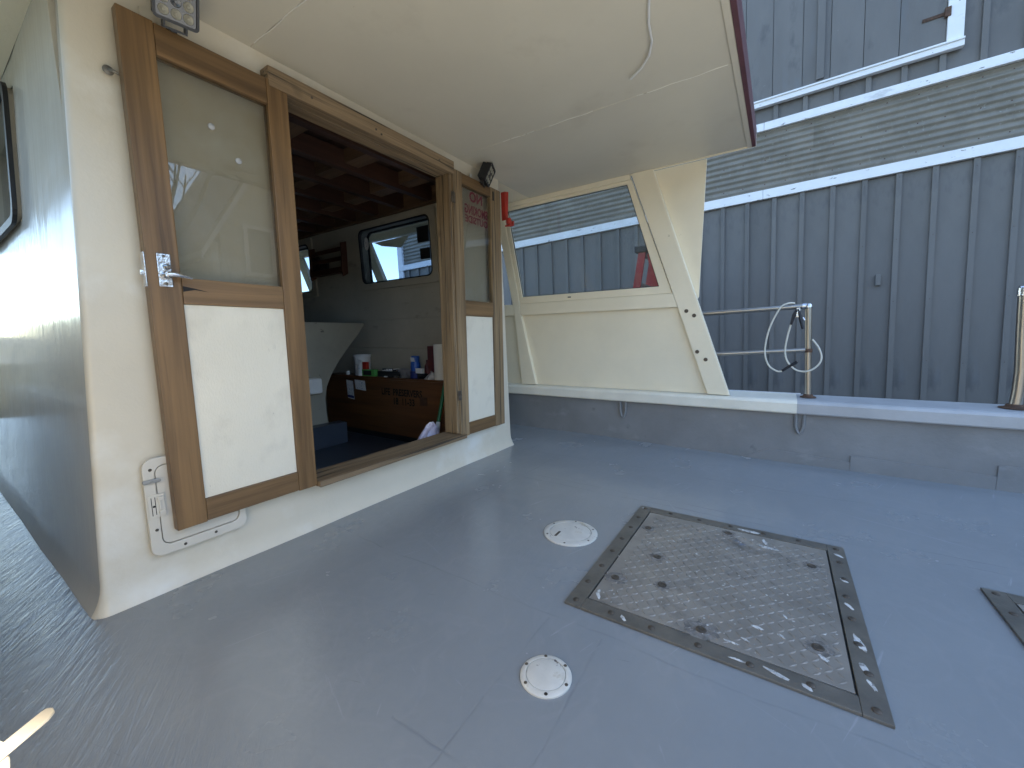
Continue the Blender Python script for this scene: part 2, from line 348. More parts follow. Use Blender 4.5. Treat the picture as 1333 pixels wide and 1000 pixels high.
def tag(o, label=None, cat=None, group=None, kind=None):
    if label: o['label'] = label
    if cat: o['category'] = cat
    if group: o['group'] = group
    if kind: o['kind'] = kind
    return o
def root(name, loc, label, cat, group=None, rot=None):
    o = bpy.data.objects.new(name, None); COL.objects.link(o); o.location = loc; o.empty_display_size = .05
    if rot is not None: o.rotation_euler = rot
    WORLD[o.name] = Vector(loc); return tag(o, label, cat, group)
def inst(src, name, parent, loc, rot=None, scale=None):    # another object on the same mesh
    o = bpy.data.objects.new(name, src.data); COL.objects.link(o); o.parent = parent; o.location = loc
    if rot is not None: o.rotation_euler = rot
    if scale is not None: o.scale = scale
    return o
def copy_tree(o, parent=None):
    c = o.copy(); COL.objects.link(c)
    if parent is not None: c.parent = parent
    for ch in list(o.children): copy_tree(ch, c)
    return c
def rrect(x0, x1, y0, y1, r, n=5):
    pts = []
    for cx, cy, a0 in ((x1 - r, y1 - r, 0), (x0 + r, y1 - r, 90), (x0 + r, y0 + r, 180), (x1 - r, y0 + r, 270)):
        for k in range(n + 1):
            a = math.radians(a0 + 90 * k / n); pts.append((cx + r * math.cos(a), cy + r * math.sin(a)))
    return pts
def ring_prism(mb, outer, inner, f0, f1):       # frame between two polygons of equal point count
    n = len(outer)
    vs = [f0(*p) for p in outer] + [f0(*p) for p in inner] + [f1(*p) for p in outer] + [f1(*p) for p in inner]
    fs = []
    for i in range(n):
        j = (i + 1) % n
        fs += [(i, j, n + j, n + i), (2 * n + i, 3 * n + i, 3 * n + j, 2 * n + j), (i, 2 * n + i, 2 * n + j, j), (n + i, n + j, 3 * n + j, 3 * n + i)]
    return mb.add(vs, fs)
def text_mesh(name, s, mat, parent, fn, box, depth=0.0006, bold=.012):
    """flat lettering scaled into box=(a0,a1,b0,b1); fn maps (a,b,depth) to world"""
    cu = bpy.data.curves.new(name, 'FONT'); cu.body = s; cu.size = 1; cu.extrude = 0; cu.offset = bold; cu.resolution_u = 3
    t = bpy.data.objects.new(name + '_tmp', cu); COL.objects.link(t); bpy.context.view_layer.update()
    dg = bpy.context.evaluated_depsgraph_get(); me0 = bpy.data.meshes.new_from_object(t.evaluated_get(dg))
    vs = [v.co.copy() for v in me0.vertices]; fs = [tuple(p.vertices) for p in me0.polygons]
    bpy.data.objects.remove(t); bpy.data.meshes.remove(me0)
    x0 = min(v.x for v in vs); x1 = max(v.x for v in vs); y0 = min(v.y for v in vs); y1 = max(v.y for v in vs)
    a0, a1, b0, b1 = box
    mb = MB(); mb.add([fn(a0 + (v.x - x0) / (x1 - x0) * (a1 - a0), b0 + (v.y - y0) / (y1 - y0) * (b1 - b0), depth) for v in vs], fs)
    return mb.build(name, mat, parent)

# ------------------------------------------------------------------ setting: water, shore, wharf, deck
mb = MB(); mb.add([(-900, -900, -1.0), (900, -900, -1.0), (900, 900, -1.0), (-900, 900, -1.0)], [(0, 1, 2, 3)])
tag(mb.build('water', M['water']), kind='structure')
mb = MB(); nx = 60
vs = []; fs = []
for i in range(nx + 1):
    a = math.radians(72 + 283 * i / nx)        # the far shore, port side and astern
    for k, (rr, hh) in enumerate(((150, -2), (165, 8), (230, 28), (330, 52))):
        h = hh * (.7 + .5 * random.random()) * (1 if a > 2.5 else .22) if k > 1 else hh * (1 if a > 2.5 else .3)
        vs.append((rr * math.cos(a), rr * math.sin(a), h))
for i in range(nx):
    for k in range(3):
        q = i * 4 + k; fs.append((q, q + 4, q + 5, q + 1))
mb.add(vs, fs); tag(mb.build('hills', M['hill'], smooth=True), kind='structure')
mb = MB()
for i in range(300):
    a = math.radians(140 + 215 * random.random()); rr = 150 + 16 * random.random(); hgt = 9 + 10 * random.random(); r = 2 + 2.5 * random.random()
    n = 7; c = Vector((rr * math.cos(a), rr * math.sin(a), 1.0))
    mb.lathe([(r * .6, 0), (r * (1 + .2 * random.random()), hgt * .3), (r * .8, hgt * .65), (r * .3, hgt * .92), (.1, hgt)], c, n)
tag(mb.build('shoreline_trees', M['leafdark']), kind='stuff', label='dark far off trees along the shore', cat='trees')
mb = MB(); mb.box(3.75, 40, -40, 40, -.75, -.45); tag(mb.build('wharf', M['timber'], bev=.02), kind='structure')

mb = MB(); mb.box(-30, 3.3, 12, 45, -1.5, .55); tag(mb.build('reflection_block', M['hill'], bev=.03), kind='structure')  # unseen dark block added forward to darken the reflection in the glossy cabin side
EDGE = [(-4.6, 0), (-2.71, -.006), (-1.64, -.001), (-1.08, .008), (-.37, .022), (.29, .025), (1.0, .03), (6.0, .05)]
def edge_z(y):
    for (a, za), (b, zb) in zip(EDGE, EDGE[1:]):
        if y <= b: return za + (zb - za) * (y - a) / (b - a)
    return EDGE[-1][1]
def deck_patch(mb, xs, ys):
    vs = []; fs = []
    for y in ys:
        for x in xs:
            z = 0
            if x > 2.6: z = edge_z(y) * min(1, (x - 2.6) / .4)
            if x > 2.93: z += .012 * ((x - 2.93) / .09) ** 2
            if x < -.1: z = .02 * ((-.1 - x) / .16) ** 2
            vs.append((x, y, z))
    n = len(xs)
    for j in range(len(ys) - 1):
        for i in range(n - 1): fs.append((j * n + i, j * n + i + 1, (j + 1) * n + i + 1, (j + 1) * n + i))
    mb.add(vs, fs)
XS = [-.27, -.22, -.16, -.1, 0, .32, .9, 1.6, 2.3, 2.5, 2.6, 2.7, 2.8, 2.93, 2.97, 3.0, 3.03]
YS = [-4.6, -3.6, -2.71, -2.2, -1.64, -1.08, -.7, -.37, -.1, .04]
mb = MB(); deck_patch(mb, XS, YS)
deck_patch(mb, XS[:6], [.04, .5, 1, 2, 4, 6]); deck_patch(mb, XS[9:], [.04, .29, .6, 1, 2, 4, 6])
tag(mb.build('deck', M['deck'], smooth=True), kind='structure')

# ------------------------------------------------------------------ cabin
cabin = root('cabin', (1.385, 0, 0), 'cream painted boat cabin with wide open doorway in its aft wall', 'boat cabin')
XL = lambda z: .247 + .048 * z
XR = lambda z: 2.533 - .0495 * z
R_C = .028
ZR = [-.06, 0, .006, .014, .026, .042, .062, .085, .215, .5, .9, 1.31, 1.55, 1.78, 1.79, 1.80, 1.93]
def shell_pt(kind, t, z, d):                    # d: inward offset
    c = .024 * max(0, 1 - z / .085) ** 2 - .012 if (d == 0 and z >= 0) else 0
    if d == 0 and z < 0: c = .012
    wob = 0
    if d == 0 and kind in ('L', 'R'): wob = .0025 * math.sin(t * 9 + z * 5) * min(1, max(0, t - R_C) / .3)
    if d == 0 and kind == 'A': wob = .0025 * math.sin(t * 9 + z * 5) * (.45 < t < 2.3)
    c += wob
    if kind == 'L': b, n = Vector((XL(z), t, z)), Vector((-1, 0, 0))
    elif kind == 'R': b, n = Vector((XR(z), t, z)), Vector((1, 0, 0))
    elif kind == 'A': b, n = Vector((t, 0, z)), Vector((0, -1, 0))
    elif kind == 'AL':
        a = math.radians(180 + t); n = Vector((math.cos(a), math.sin(a), 0)); b = Vector((XL(z) + R_C, R_C, z)) + n * R_C
    else:
        a = math.radians(270 + t); n = Vector((math.cos(a), math.sin(a), 0)); b = Vector((XR(z) - R_C, R_C, z)) + n * R_C
    return b + n * (c - (d * .8 if kind == 'A' else d))
WIN_R = [(.62, 1.50), (2.28, 3.1)]
def shell(name, cols, mat, d, holes, rows=ZR, smooth=True):
    mb = MB(); vs = []; fs = []
    for z in rows:
        for k, t in cols: vs.append(shell_pt(k, t, z, d))
    n = len(cols)
    for j in range(len(rows) - 1):
        for i in range(n - 1):
            (k0, t0), (k1, t1) = cols[i], cols[i + 1]; zm = (rows[j] + rows[j + 1]) / 2; tm = (t0 + t1) / 2
            if k0 == k1 and any(k0 == hk and a < tm < b and za < zm < zb for hk, a, b, za, zb in holes): continue
            fs.append((j * n + i, j * n + i + 1, (j + 1) * n + i + 1, (j + 1) * n + i))
    mb.add(vs, fs); return mb.build(name, mat, cabin, smooth=smooth)
HOLES = [('A', .90, 1.845, .215, 1.79), ('R', .62, 1.50, 1.31, 1.78), ('R', 2.28, 3.1, 1.31, 1.78), ('L', .80, 1.75, 1.31, 1.80)]
arcL = [('AL', a) for a in (0, 22, 45, 68, 90)]; arcR = [('AR', a) for a in (0, 22, 45, 68, 90)]
colA = arcL + [('A', x) for x in (.40, .5, .6, .75, .90, 1.1, 1.36, 1.6, 1.845, 1.95, 2.1, 2.25, 2.36)] + arcR
shell('aft_wall', colA, M['cream'], 0, HOLES)
shell('side_wall', [('L', y) for y in (4.4, 3.5, 2.6, 1.75, 1.3, .80, .4, .15, R_C)], M['cream_gloss'], 0, HOLES)
shell('side_wall', [('R', y) for y in (R_C, .3, .62, 1.0, 1.50, 1.9, 2.28, 3.1, 3.8, 4.4)], M['cream'], 0, HOLES)
D_IN = .075
colI = [('L', 4.3), ('L', 3), ('L', 1.75), ('L', .80), ('L', .0602)]
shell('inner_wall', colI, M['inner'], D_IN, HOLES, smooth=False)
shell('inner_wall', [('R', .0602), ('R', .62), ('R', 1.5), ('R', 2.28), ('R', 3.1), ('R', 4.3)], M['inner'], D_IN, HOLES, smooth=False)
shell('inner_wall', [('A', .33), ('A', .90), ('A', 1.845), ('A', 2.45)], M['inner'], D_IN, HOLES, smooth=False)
MB().box(.3, 2.5, 4.3, 4.4, -.06, 1.95).build('forward_bulkhead', M['inner'], cabin)
MB().box(.28, 2.5, .03, 4.32, -.09, -.05).build('cabin_floor', M['soleblue'], cabin)
# lining boards on the starboard inner wall under the windows
for i, (z0, z1) in enumerate(((.50, .735), (.745, .985), (.995, 1.235))):
    a, b = XR(z0) - D_IN - .006, XR(z1) - D_IN - .006
    mb = MB(); mb.hexa([(a, .09, z0), (a + .008, .09, z0), (a + .008, 4.2, z0), (a, 4.2, z0), (b, .09, z1), (b + .008, .09, z1), (b + .008, 4.2, z1), (b, 4.2, z1)])
    mb.build('lining_board', M['inner'], cabin, bev=.003)
# overhead: planks, athwart beams, fore-and-aft carlins
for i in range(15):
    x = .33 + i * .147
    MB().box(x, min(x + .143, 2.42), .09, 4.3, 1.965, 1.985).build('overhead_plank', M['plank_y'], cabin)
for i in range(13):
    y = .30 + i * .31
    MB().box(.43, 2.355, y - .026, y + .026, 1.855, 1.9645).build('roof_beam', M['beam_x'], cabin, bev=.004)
for x in (.72, 1.22, 1.66, 2.08):
    ys = [.09] + [.30 + i * .31 for i in range(13)]
    for i in range(8):
        a = ys[i] + (.026 if i else 0); b = ys[i + 1] - .026
        MB().box(x - .05, x + .05, a, b, 1.885, 1.9645).build('carlin', M['beam_y'], cabin, bev=.003)
MB().box(2.325, 2.354, .12, 4.29, 1.838, 1.8545).build('beam_shelf', M['beam_y'], cabin, bev=.002)
MB().box(2.3555, 2.364, .12, 4.29, 1.838, 1.9645).build('beam_shelf', M['beam_y'], cabin)
MB().box(.42, 2.40, .061, .09, 1.80, 1.9645).build('header_beam', M['beam_x'], cabin)
# door frame: jambs, header, sill
MB().box(1.838, 1.8635, -.045, .030, .235, 1.755).build('jamb', M['weath_z'], cabin, bev=.004)
MB().box(1.8445, 1.8635, .0305, .062, .235, 1.755).build('door_stop', M['weath_z'], cabin, bev=.002)
MB().box(.865, .924, -.006, .062, .235, 1.755).build('jamb', M['teak_z'], cabin, bev=.003)
mb = MB(); mb.box(.855, 1.873, -.06, -.001, 1.757, 1.826); mb.box(.90, 1.844, .0, .064, 1.7555, 1.788); mb.build('header', M['weath_x'], cabin, bev=.004)
mb = MB(); mb.hexa([(.925, -.075, .200), (1.895, -.075, .200), (1.895, .07, .205), (.925, .07, .205), (.925, -.075, .226), (1.895, -.075, .226), (1.895, .07, .2345), (.925, .07, .2345)])
mb.build('sill', M['weath_x'], cabin, bev=.005)
# little dark screw holes and a knot plate on the header
for x in (1.02, 1.33, 1.36, 1.75): MB().lathe([(.005, 0), (.005, .002)], (x, -.0605, 1.785 + .01 * math.sin(x * 40)), 8, (0, -1, 0)).build('screw', M['bolt'], cabin)
# cabin windows
def win_side(y0, y1, z0, z1, side):
    f = (lambda d: (lambda y, z: (XR(z) - d, y, z))) if side == 'R' else (lambda d: (lambda y, z: (XL(z) + d, y, z)))
    out = rrect(y0 - .055, y1 + .055, z0 - .05, z1 + .045, .02); mid = rrect(y0 - .004, y1 + .004, z0 - .004, z1 + .004, .055)
    inn = rrect(y0 + .022, y1 - .022, z0 + .022, z1 - .022, .05)
    rev = rrect(y0 + .003, y1 - .003, z0 + .003, z1 - .003, .055); gi = rrect(y0 + .015, y1 - .015, z0 + .013, z1 - .017, .05)
    o = ring_prism(MB(), out, mid, f(.0755), f(.094)).build('window_frame', M['inner'] if side == 'R' else M['cream_gloss'], cabin, bev=.002)
    ring_prism(MB(), mid, rev, f(.000), f(.0945)).build('reveal', M['inner'], o)
    ring_prism(MB(), rev, gi, f(.070), f(.0935)).build('gasket', M['black'], o)
    MB().prism(rev, f(.064), f(.0695)).build('pane', M['glass_dark'], o)
    ring_prism(MB(), rrect(y0 - .018, y1 + .018, z0 - .018, z1 + .018, .07), gi, f(-.014), f(-.001)).build('gasket', M['black'], o)
    return o
wf = win_side(.62, 1.50, 1.31, 1.78, 'R'); win_side(2.28, 3.1, 1.31, 1.78, 'R'); win_side(.80, 1.75, 1.31, 1.80, 'L')
fR = lambda d: (lambda y, z: (XR(z) - d, y, z))
MB().prism([(.66, 1.58), (.79, 1.58), (.79, 1.70), (.66, 1.70)], fR(.0698), fR(.0708)).build('sticker', M['blackplastic'], wf)
MB().prism([(.66, 1.45), (.77, 1.45), (.77, 1.535), (.66, 1.535)], fR(.0698), fR(.0708)).build('sticker', M['blackplastic'], wf)
st = MB().prism([(1.42 + .028 * math.cos(a * .3927), 1.66 + .055 * math.sin(a * .3927)) for a in range(16)], fR(.0698), fR(.0708)).build('sticker', M['paper'], wf); st['label'] = 'small oval pale sticker'
# hook eye on the aft wall
mb = MB(); mb.lathe([(.013, 0), (.013, .003), (.009, .006)], (.424, -.002, 1.612), 14, (0, -1, 0))
mb.tube([(.424, -.006, 1.613), (.430, -.016, 1.609), (.440, -.019, 1.606), (.452, -.016, 1.603)], [.005, .005, .004, .002], 8)
mb.build('door_hook', M['frame_metal'], cabin, smooth=True)
# caulk line between wall and deck is the cove itself

# ------------------------------------------------------------------ canopy roof over deck
roof = root('canopy_roof', (1.4, -.7, 1.9), 'broad cream roof overhang above the aft deck and side decks', 'roof')
for (a, b) in ((-.096, .834), (.836, 1.978), (1.980, 2.866)):
    MB().box(a, b, -1.455, -.0005 + .03, 1.900, 1.915).build('ceiling_panel', M['ceiling'], roof, bev=.0015, seg=1)
MB().box(2.40, 2.866, .031, 5.6, 1.901, 1.915).build('ceiling_panel', M['yellow'], roof)
MB().box(-.096, .35, .031, 5.6, 1.901, 1.915).build('ceiling_panel', M['yellow'], roof)
def seam(path, r=.0016): MB().tube(path, r, 6).build('seam_filler', M['seam'], roof)
for y0, y1 in ((-.02, -.40),): seam([(.835 + .002 * math.sin(y * 30), y, 1.8995) for y in [y0 + (y1 - y0) * k / 14 for k in range(15)]])
for y0, y1 in ((-.33, -.53), (-.62, -.86), (-1.07, -1.44)): seam([(1.979 + .003 * math.sin(y * 37), y, 1.8995) for y in [y0 + (y1 - y0) * k / 14 for k in range(15)]])
MB().box(-.096, 2.866, -1.480, -1.4555, 1.893, 1.915).build('edge_batten', M['ceiling'], roof, bev=.002)
MB().box(-.096, 2.866, -1.500, -1.4805, 1.890, 1.985).build('fascia_board', M['maroon'], roof, bev=.003)
MB().box(2.8665, 2.880, -1.500, 5.6, 1.893, 1.985).build('fascia_board', M['yellow'], roof, bev=.002)
MB().box(-.110, -.0965, -1.500, 5.6, 1.893, 1.985).build('fascia_board', M['yellow'], roof, bev=.002)
MB().box(-.0955, 2.8655, -1.4795, 5.6, 1.99, 2.03).build('roof_deck', M['whiteplastic'], roof)
MB().box(-.0955, 2.8655, 5.55, 5.6, 1.916, 1.9895).build('fascia_board', M['yellow'], roof)

# white wire hanging from the ceiling
wire = MB(); pts = []
for k in range(25):
    t = k / 24; a = math.radians(-50 + 128 * t)
    pts.append((1.435 + .20 * math.cos(a) + .16 * t - .02, -1.30 + .21 * t, 1.893 - .02 * t))
P0 = [(1.30, -1.345, 1.895), (1.40, -1.295, 1.8945), (1.467, -1.261, 1.896), (1.56, -1.236, 1.894), (1.649, -1.224, 1.892), (1.72, -1.195, 1.89), (1.775, -1.15, 1.888), (1.815, -1.094, 1.885)]
wire = MB().tube(P0, .0045, 8).build('ceiling_wire', M['white'], smooth=True); tag(wire, 'thin white wire curling down from the ceiling near the roof edge', 'wire')

# ------------------------------------------------------------------ doors
def door(nm, label, x0, s1, s2, x1, z0, z_bot, z_mid0, z_mid1, z_top0, z1, yf, mz, mx, left):
    d = root(nm, ((x0 + x1) / 2, yf, z0), label, 'door', 'folded back cabin doors')
    yb = yf + .036; g = .0008
    MB().box(x0, s1, yf, yb, z0, z1).build('stile', mz, d, bev=.003)
    MB().box(s2, x1, yf, yb, z0, z1).build('stile', mz if left else M['weath_z'], d, bev=.003)
    MB().box(s1 + g, s2 - g, yf + .001, yb, z0 + .003, z_bot).build('rail', mx, d, bev=.003)
    MB().box(s1 + g, s2 - g, yf + .001, yb, z_mid0, z_mid1).build('rail', mx, d, bev=.003)
    MB().box(s1 + g, s2 - g, yf + .001, yb, z_top0, z1 - .002).build('rail', mx, d, bev=.003)
    MB().box(s1 + g, s2 - g, yf + .010, yb - .006, z_bot + g, z_mid0 - g).build('panel', M['doorpanel'], d)
    p = MB().box(s1 + g, s2 - g, yf + .013, yf + .017, z_mid1 + g, z_top0 - g).build('pane', M['glass'], d)
    return d, p
dl, pl = door('door', 'wide brown wooden door leaf left of the doorway with chrome lever handle', .443, .527, .848, .9235, .208, .288, .946, 1.030, 1.690, 1.782, -.054, M['teak_z'], M['teak_x'], True)
dr, pr = door('door', 'narrow wooden door leaf right of the doorway with lettering on its glass', 1.866, 1.950, 2.238, 2.345, .205, .285, .955, 1.050, 1.728, 1.793, -.050, M['weath_z'], M['teak_x'], False)
# handle on the wide leaf
h = MB().box(.468, .503, -.060, -.0545, .996, 1.098).build('handle', M['chrome'], dl, bev=.002)
mb = MB(); mb.lathe([(.012, 0), (.012, .012), (.008, .016), (.008, .026)], (.485, -.060, 1.032), 14, (0, -1, 0))
mb.tube([(.485, -.084, 1.032), (.50, -.087, 1.033), (.525, -.086, 1.030), (.546, -.083, 1.026)], [.009, .008, .006, .004], 10)
mb.build('lever', M['chrome'], h, smooth=True)
MB().lathe([(.009, 0), (.009, .008), (.006, .012)], (.490, -.060, 1.058), 12, (.3, -1, .1)).build('keyhole_cover', M['chrome'], h, smooth=True)
for z in (1.006, 1.09): MB().lathe([(.004, 0), (.003, .002)], (.486, -.060, z), 8, (0, -1, 0)).build('screw', M['bolt'], h)
mb = MB(); mb.box(.4395, .4428, -.050, -.024, .995, 1.098); mb.box(.430, .4395, -.044, -.030, 1.03, 1.044); mb.build('latch_plate', M['chrome'], dl, bev=.001)
mb = MB(); mb.prism([(.5285, 1.003), (.5285, .985), (.56, .993), (.60, .989), (.56, .998)], lambda x, z: (x, -.0535, z), lambda x, z: (x, -.0532, z)); mb.build('grain_split', M['blackink'], dl)
for (x, z) in ((.66, 1.54), (.735, 1.455)): MB().lathe([(.010, 0), (.010, .004), (.006, .007)], (x, -.041, z), 14, (0, -1, 0)).build('stud', M['clearfilm'], dl, smooth=True)
# lettering seen from behind: mirrored
fm = lambda x, z, d: (x, -.0375 - d, z)
text_mesh('lettering', 'NO', M['maroonink'], dr, fm, (2.158, 2.030, 1.652, 1.715), bold=.03)
text_mesh('lettering', 'SMOKING', M['maroonink'], dr, fm, (2.212, 1.982, 1.576, 1.632), bold=.03)
text_mesh('lettering', 'OUTSIDE', M['maroonink'], dr, fm, (2.210, 1.984, 1.524, 1.568), bold=.03)
hb = MB(); hb.box(1.848, 1.882, -.0535, -.0505, .44, .50); hb.tube([(1.865, -.0545, .44), (1.865, -.0545, .50)], .004, 8)
hg = hb.build('hinge', M['bolt'], dr, bev=.0008)
hb = MB(); hb.box(1.848, 1.882, -.0535, -.0505, 1.60, 1.66); hb.tube([(1.865, -.0545, 1.60), (1.865, -.0545, 1.66)], .004, 8); hb.build('hinge', M['bolt'], dr, bev=.0008)
MB().box(2.255, 2.266, -.056, -.0505, 1.712, 1.768).build('bolt_latch', M['blackplastic'], dr, bev=.001)
MB().box(2.345, 2.3485, -.046, -.022, .30, .40).build('latch_plate', M['bolt'], dr)

# ------------------------------------------------------------------ red bracket at the cabin corner
rb = root('red_bracket', (2.46, .02, 1.72), 'red plastic holder fixed to the cabin corner beside the narrow door', 'holder')
mb = MB(); mb.prism([(-.02, .105), (.028, .115), (.016, -.07), (-.012, -.085)], lambda a, z: (2.475 + a, -.012, 1.725 + z), lambda a, z: (2.475 + a, -.006, 1.725 + z))
mb.prism([(-.02, .105), (-.012, -.085), (-.012, -.085), (-.02, .10)], lambda a, z: (2.475 + a, -.012, 1.725 + z), lambda a, z: (2.475 + a, .02, 1.725 + z)); mb.build('back_strap', M['red'], rb)
mb = MB(); mb.lathe([(.018, 0), (.02, .012), (.02, .035), (.016, .04)], (2.478, -.028, 1.612), 14); mb.build('cup', M['red'], rb, smooth=True)
MB().prism([(-.016, .0), (.045, .012), (.048, .05), (.034, .036), (.02, .016), (-.016, .012)], lambda a, z: (2.475 + a, -.045, 1.594 + z), lambda a, z: (2.475 + a, -.008, 1.594 + z)).build('hook', M['red'], rb, bev=.002)

# ------------------------------------------------------------------ work lights
def work_light(loc, nrm, roll, label):
    q = Vector((0, -1, 0)).rotation_difference(Vector(nrm).normalized())
    m = q.to_matrix().to_4x4() @ Matrix.Rotation(math.radians(roll), 4, 'Y')
    r = root('work_light', loc, label, 'work light', 'square work lights under the roof'); r.rotation_euler = m.to_euler()
    s = .056
    MB().prism(rrect(-s, s, -s, s, .012), lambda x, z: (x, -.012, z), lambda x, z: (x * .94, .018, z * .94)).build('housing', M['blackplastic'], r, local=True, bev=.002)
    mb = MB()
    for k in range(9): mb.box(-.048 + k * .0115, -.044 + k * .0115, .018, .042, -.046, .046)
    mb.build('cooling_fins', M['blackplastic'], r, local=True)
    ring_prism(MB(), rrect(-s, s, -s, s, .012), rrect(-s + .007, s - .007, -s + .007, s - .007, .008), lambda x, z: (x, -.018, z), lambda x, z: (x, -.0121, z)).build('bezel', M['blackplastic'], r, local=True)
    L = MB().box(-s + .008, s - .008, -.0145, -.0122, -s + .008, s - .008).build('lens', M['lens'], r, local=True)
    for ix in (-1, 0, 1):
        for iz in (-1, 0, 1):
            MB().lathe([(.0135, 0), (.012, .002), (.005, .0005), (.004, .003)], (ix * .03, -.0146, iz * .03), 12, (0, -1, 0)).build('led', M['led'] if (ix or iz) else M['lens'], L, local=True, smooth=True)
    mb = MB(); mb.box(-.03, .03, -.004, .02, -.074, -.068); mb.box(-.03, -.024, -.004, .02, -.068, -.050); mb.box(.024, .03, -.004, .02, -.068, -.050); mb.box(-.008, .008, .014, .075, -.078, -.072)
    mb.build('bracket', M['blackplastic'], r, local=True, bev=.001)
    return r
work_light((.566, -.115, 1.832), (-.10, -.95, -.55), -4, 'black square work light above the wide left door')
work_light((2.165, -.085, 1.838), (.35, -.9, -.42), 12, 'small black work light above the narrow right door')
wp = MB().box(.512, .545, -.006, -.0005 - .002, 1.785, 1.835).build('backing_plate', M['cream'], cabin, bev=.002)
MB().box(2.075, 2.098, -.012, -.003, 1.795, 1.835).build('backing_plate', M['whiteplastic'], cabin, bev=.002)

# ------------------------------------------------------------------ access hatch low on the aft wall
ah = root('inspection_hatch', (.525, 0, .29), 'pale painted inspection hatch low on the wall behind the wide door', 'hatch')
fy = lambda y: (lambda x, z: (x, y, z))
ring_prism(MB(), rrect(.382, .662, .128, .456, .032), rrect(.412, .640, .160, .430, .026), fy(-.014), fy(-.002)).build('frame', M['greyplastic'], ah, bev=.003)
MB().prism(rrect(.4145, .6375, .1625, .4275, .024), fy(-.010), fy(-.002)).build('lid', M['greyplastic'], ah, bev=.002)
mb = MB(); mb.prism(rrect(.378, .424, .378, .390, .0055), fy(-.024), fy(-.0145)); mb.lathe([(.004, 0), (.003, .002)], (.400, -.024, .384), 10, (0, -1, 0)); mb.build('turn_button', M['steel'], ah, bev=.0015)
mb = MB(); mb.box(.386, .428, -.0185, -.0142, .262, .338); mb.box(.4085, .4245, -.026, -.0186, .318, .330); mb.box(.4105, .4265, -.026, -.0186, .272, .284); mb.box(.412, .418, -.023, -.0186, .2845, .3175)
lt = mb.build('latch', M['greyplastic'], ah, bev=.0015)
mb = MB(); mb.box(.3935, .3955, -.0188, -.0184, .270, .330); mb.box(.403, .405, -.0188, -.0184, .272, .33); mb.lathe([(.004, 0), (.003, .001)], (.400, -.0184, .300), 8, (0, -1, 0)); mb.build('latch_slot', M['blackink'], lt)
for (x, z) in ((.401, .220), (.470, .142), (.56, .146), (.402, .42), (.652, .30)):
    MB().lathe([(.005, 0), (.004, .0015)], (x, -.0142, z), 10, (0, -1, 0)).build('screw', M['bolt'], ah)

# ------------------------------------------------------------------ starboard bulwark
bw = root('bulwark', (3.0, -1.0, 0), 'low grey bulwark with painted cap rail along the starboard deck edge', 'bulwark')
mb = MB(); ys = [-4.6, -3.2, -2.71, -2.2, -1.64, -1.08, -.37, .29, 1, 2, 4, 6]
vs = []
for y in ys: vs += [(3.0, y, -.04), (3.08, y, -.04), (3.08, y, .328), (3.0, y, .328)]
fs = []
for i in range(len(ys) - 1):
    for k in range(4): fs.append((i * 4 + k, i * 4 + (k + 1) % 4, i * 4 + 4 + (k + 1) % 4, i * 4 + 4 + k))
fs += [(0, 1, 2, 3), tuple(len(vs) - 4 + k for k in range(4))]
mb.add(vs, fs); mb.build('planking', M['bulwark'], bw)
mb = MB()                                        # lapped board along the foot, its top edge jogs
for poly in ([(-1.45, -.02), (-1.64, .080), (-1.99, .058), (-2.045, .052), (-2.045, -.03), (-1.45, -.03)], [(-2.0455, .094), (-2.62, .070), (-2.62, -.03), (-2.0455, -.03)], [(-2.6205, .128), (-4.5, .16), (-4.5, -.03), (-2.6205, -.03)]):
    mb = MB(); mb.prism(poly, lambda y, z: (2.992, y, z), lambda y, z: (2.9995, y, z)); mb.build('repair_board', M['bulwark'], bw, bev=.002)
def cap(y0, y1, mat):
    prof = [(2.965, .322), (2.958, .33), (2.956, .385), (2.964, .398), (2.985, .405), (3.22, .412), (3.235, .40), (3.235, .322)]
    MB().prism(prof, lambda x, z: (x, y0, z), lambda x, z: (x, y1, z)).build('cap_rail', mat, bw)['label'] = 'cap rail painted cream' if mat is M['capcream'] else 'cap rail painted blue grey'
M['capcream'] = pmat('chalky_cap_rail_paint', (.80, .755, .64), .42, var=(6, .06), bumps=((14, .2, (1, 1, 1)), (90, .15, (1, 1, 1))), spots=(((.55, .54, .50), 8, .66, .74, (1, .4, 1)),))
cap(-1.775, 6.0, M['capcream']); cap(-4.6, -1.7755, M['caprail'])
for y in (-.70, -1.795):
    mb = MB(); mb.tube([(2.985, y + .022, .322), (2.985, y + .020, .24), (2.985, y + .008, .205), (2.985, y, .20), (2.985, y - .008, .205), (2.985, y - .018, .24), (2.985, y - .020, .322)], .009, 8)
    mb.build('eye_bracket', M['bulwark'], bw, smooth=True)
mb = MB()
for i in range(70):                              # flaking paint along the outer edge of the cap
    y = -1.36 - .45 * (i / 70) + .01 * random.random(); wdt = .010 + .03 * random.random(); dx = .004 + .016 * random.random()
    mb.hexa([(3.225 - dx, y, .4121), (3.232, y, .4121), (3.232, y + wdt, .4121), (3.225 - dx * .5, y + wdt, .4121), (3.225 - dx, y, .4155), (3.232, y, .417), (3.232, y + wdt, .416), (3.225 - dx * .5, y + wdt, .4155)])
tag(mb.build('paint_flakes', M['white'], bw), kind='stuff')
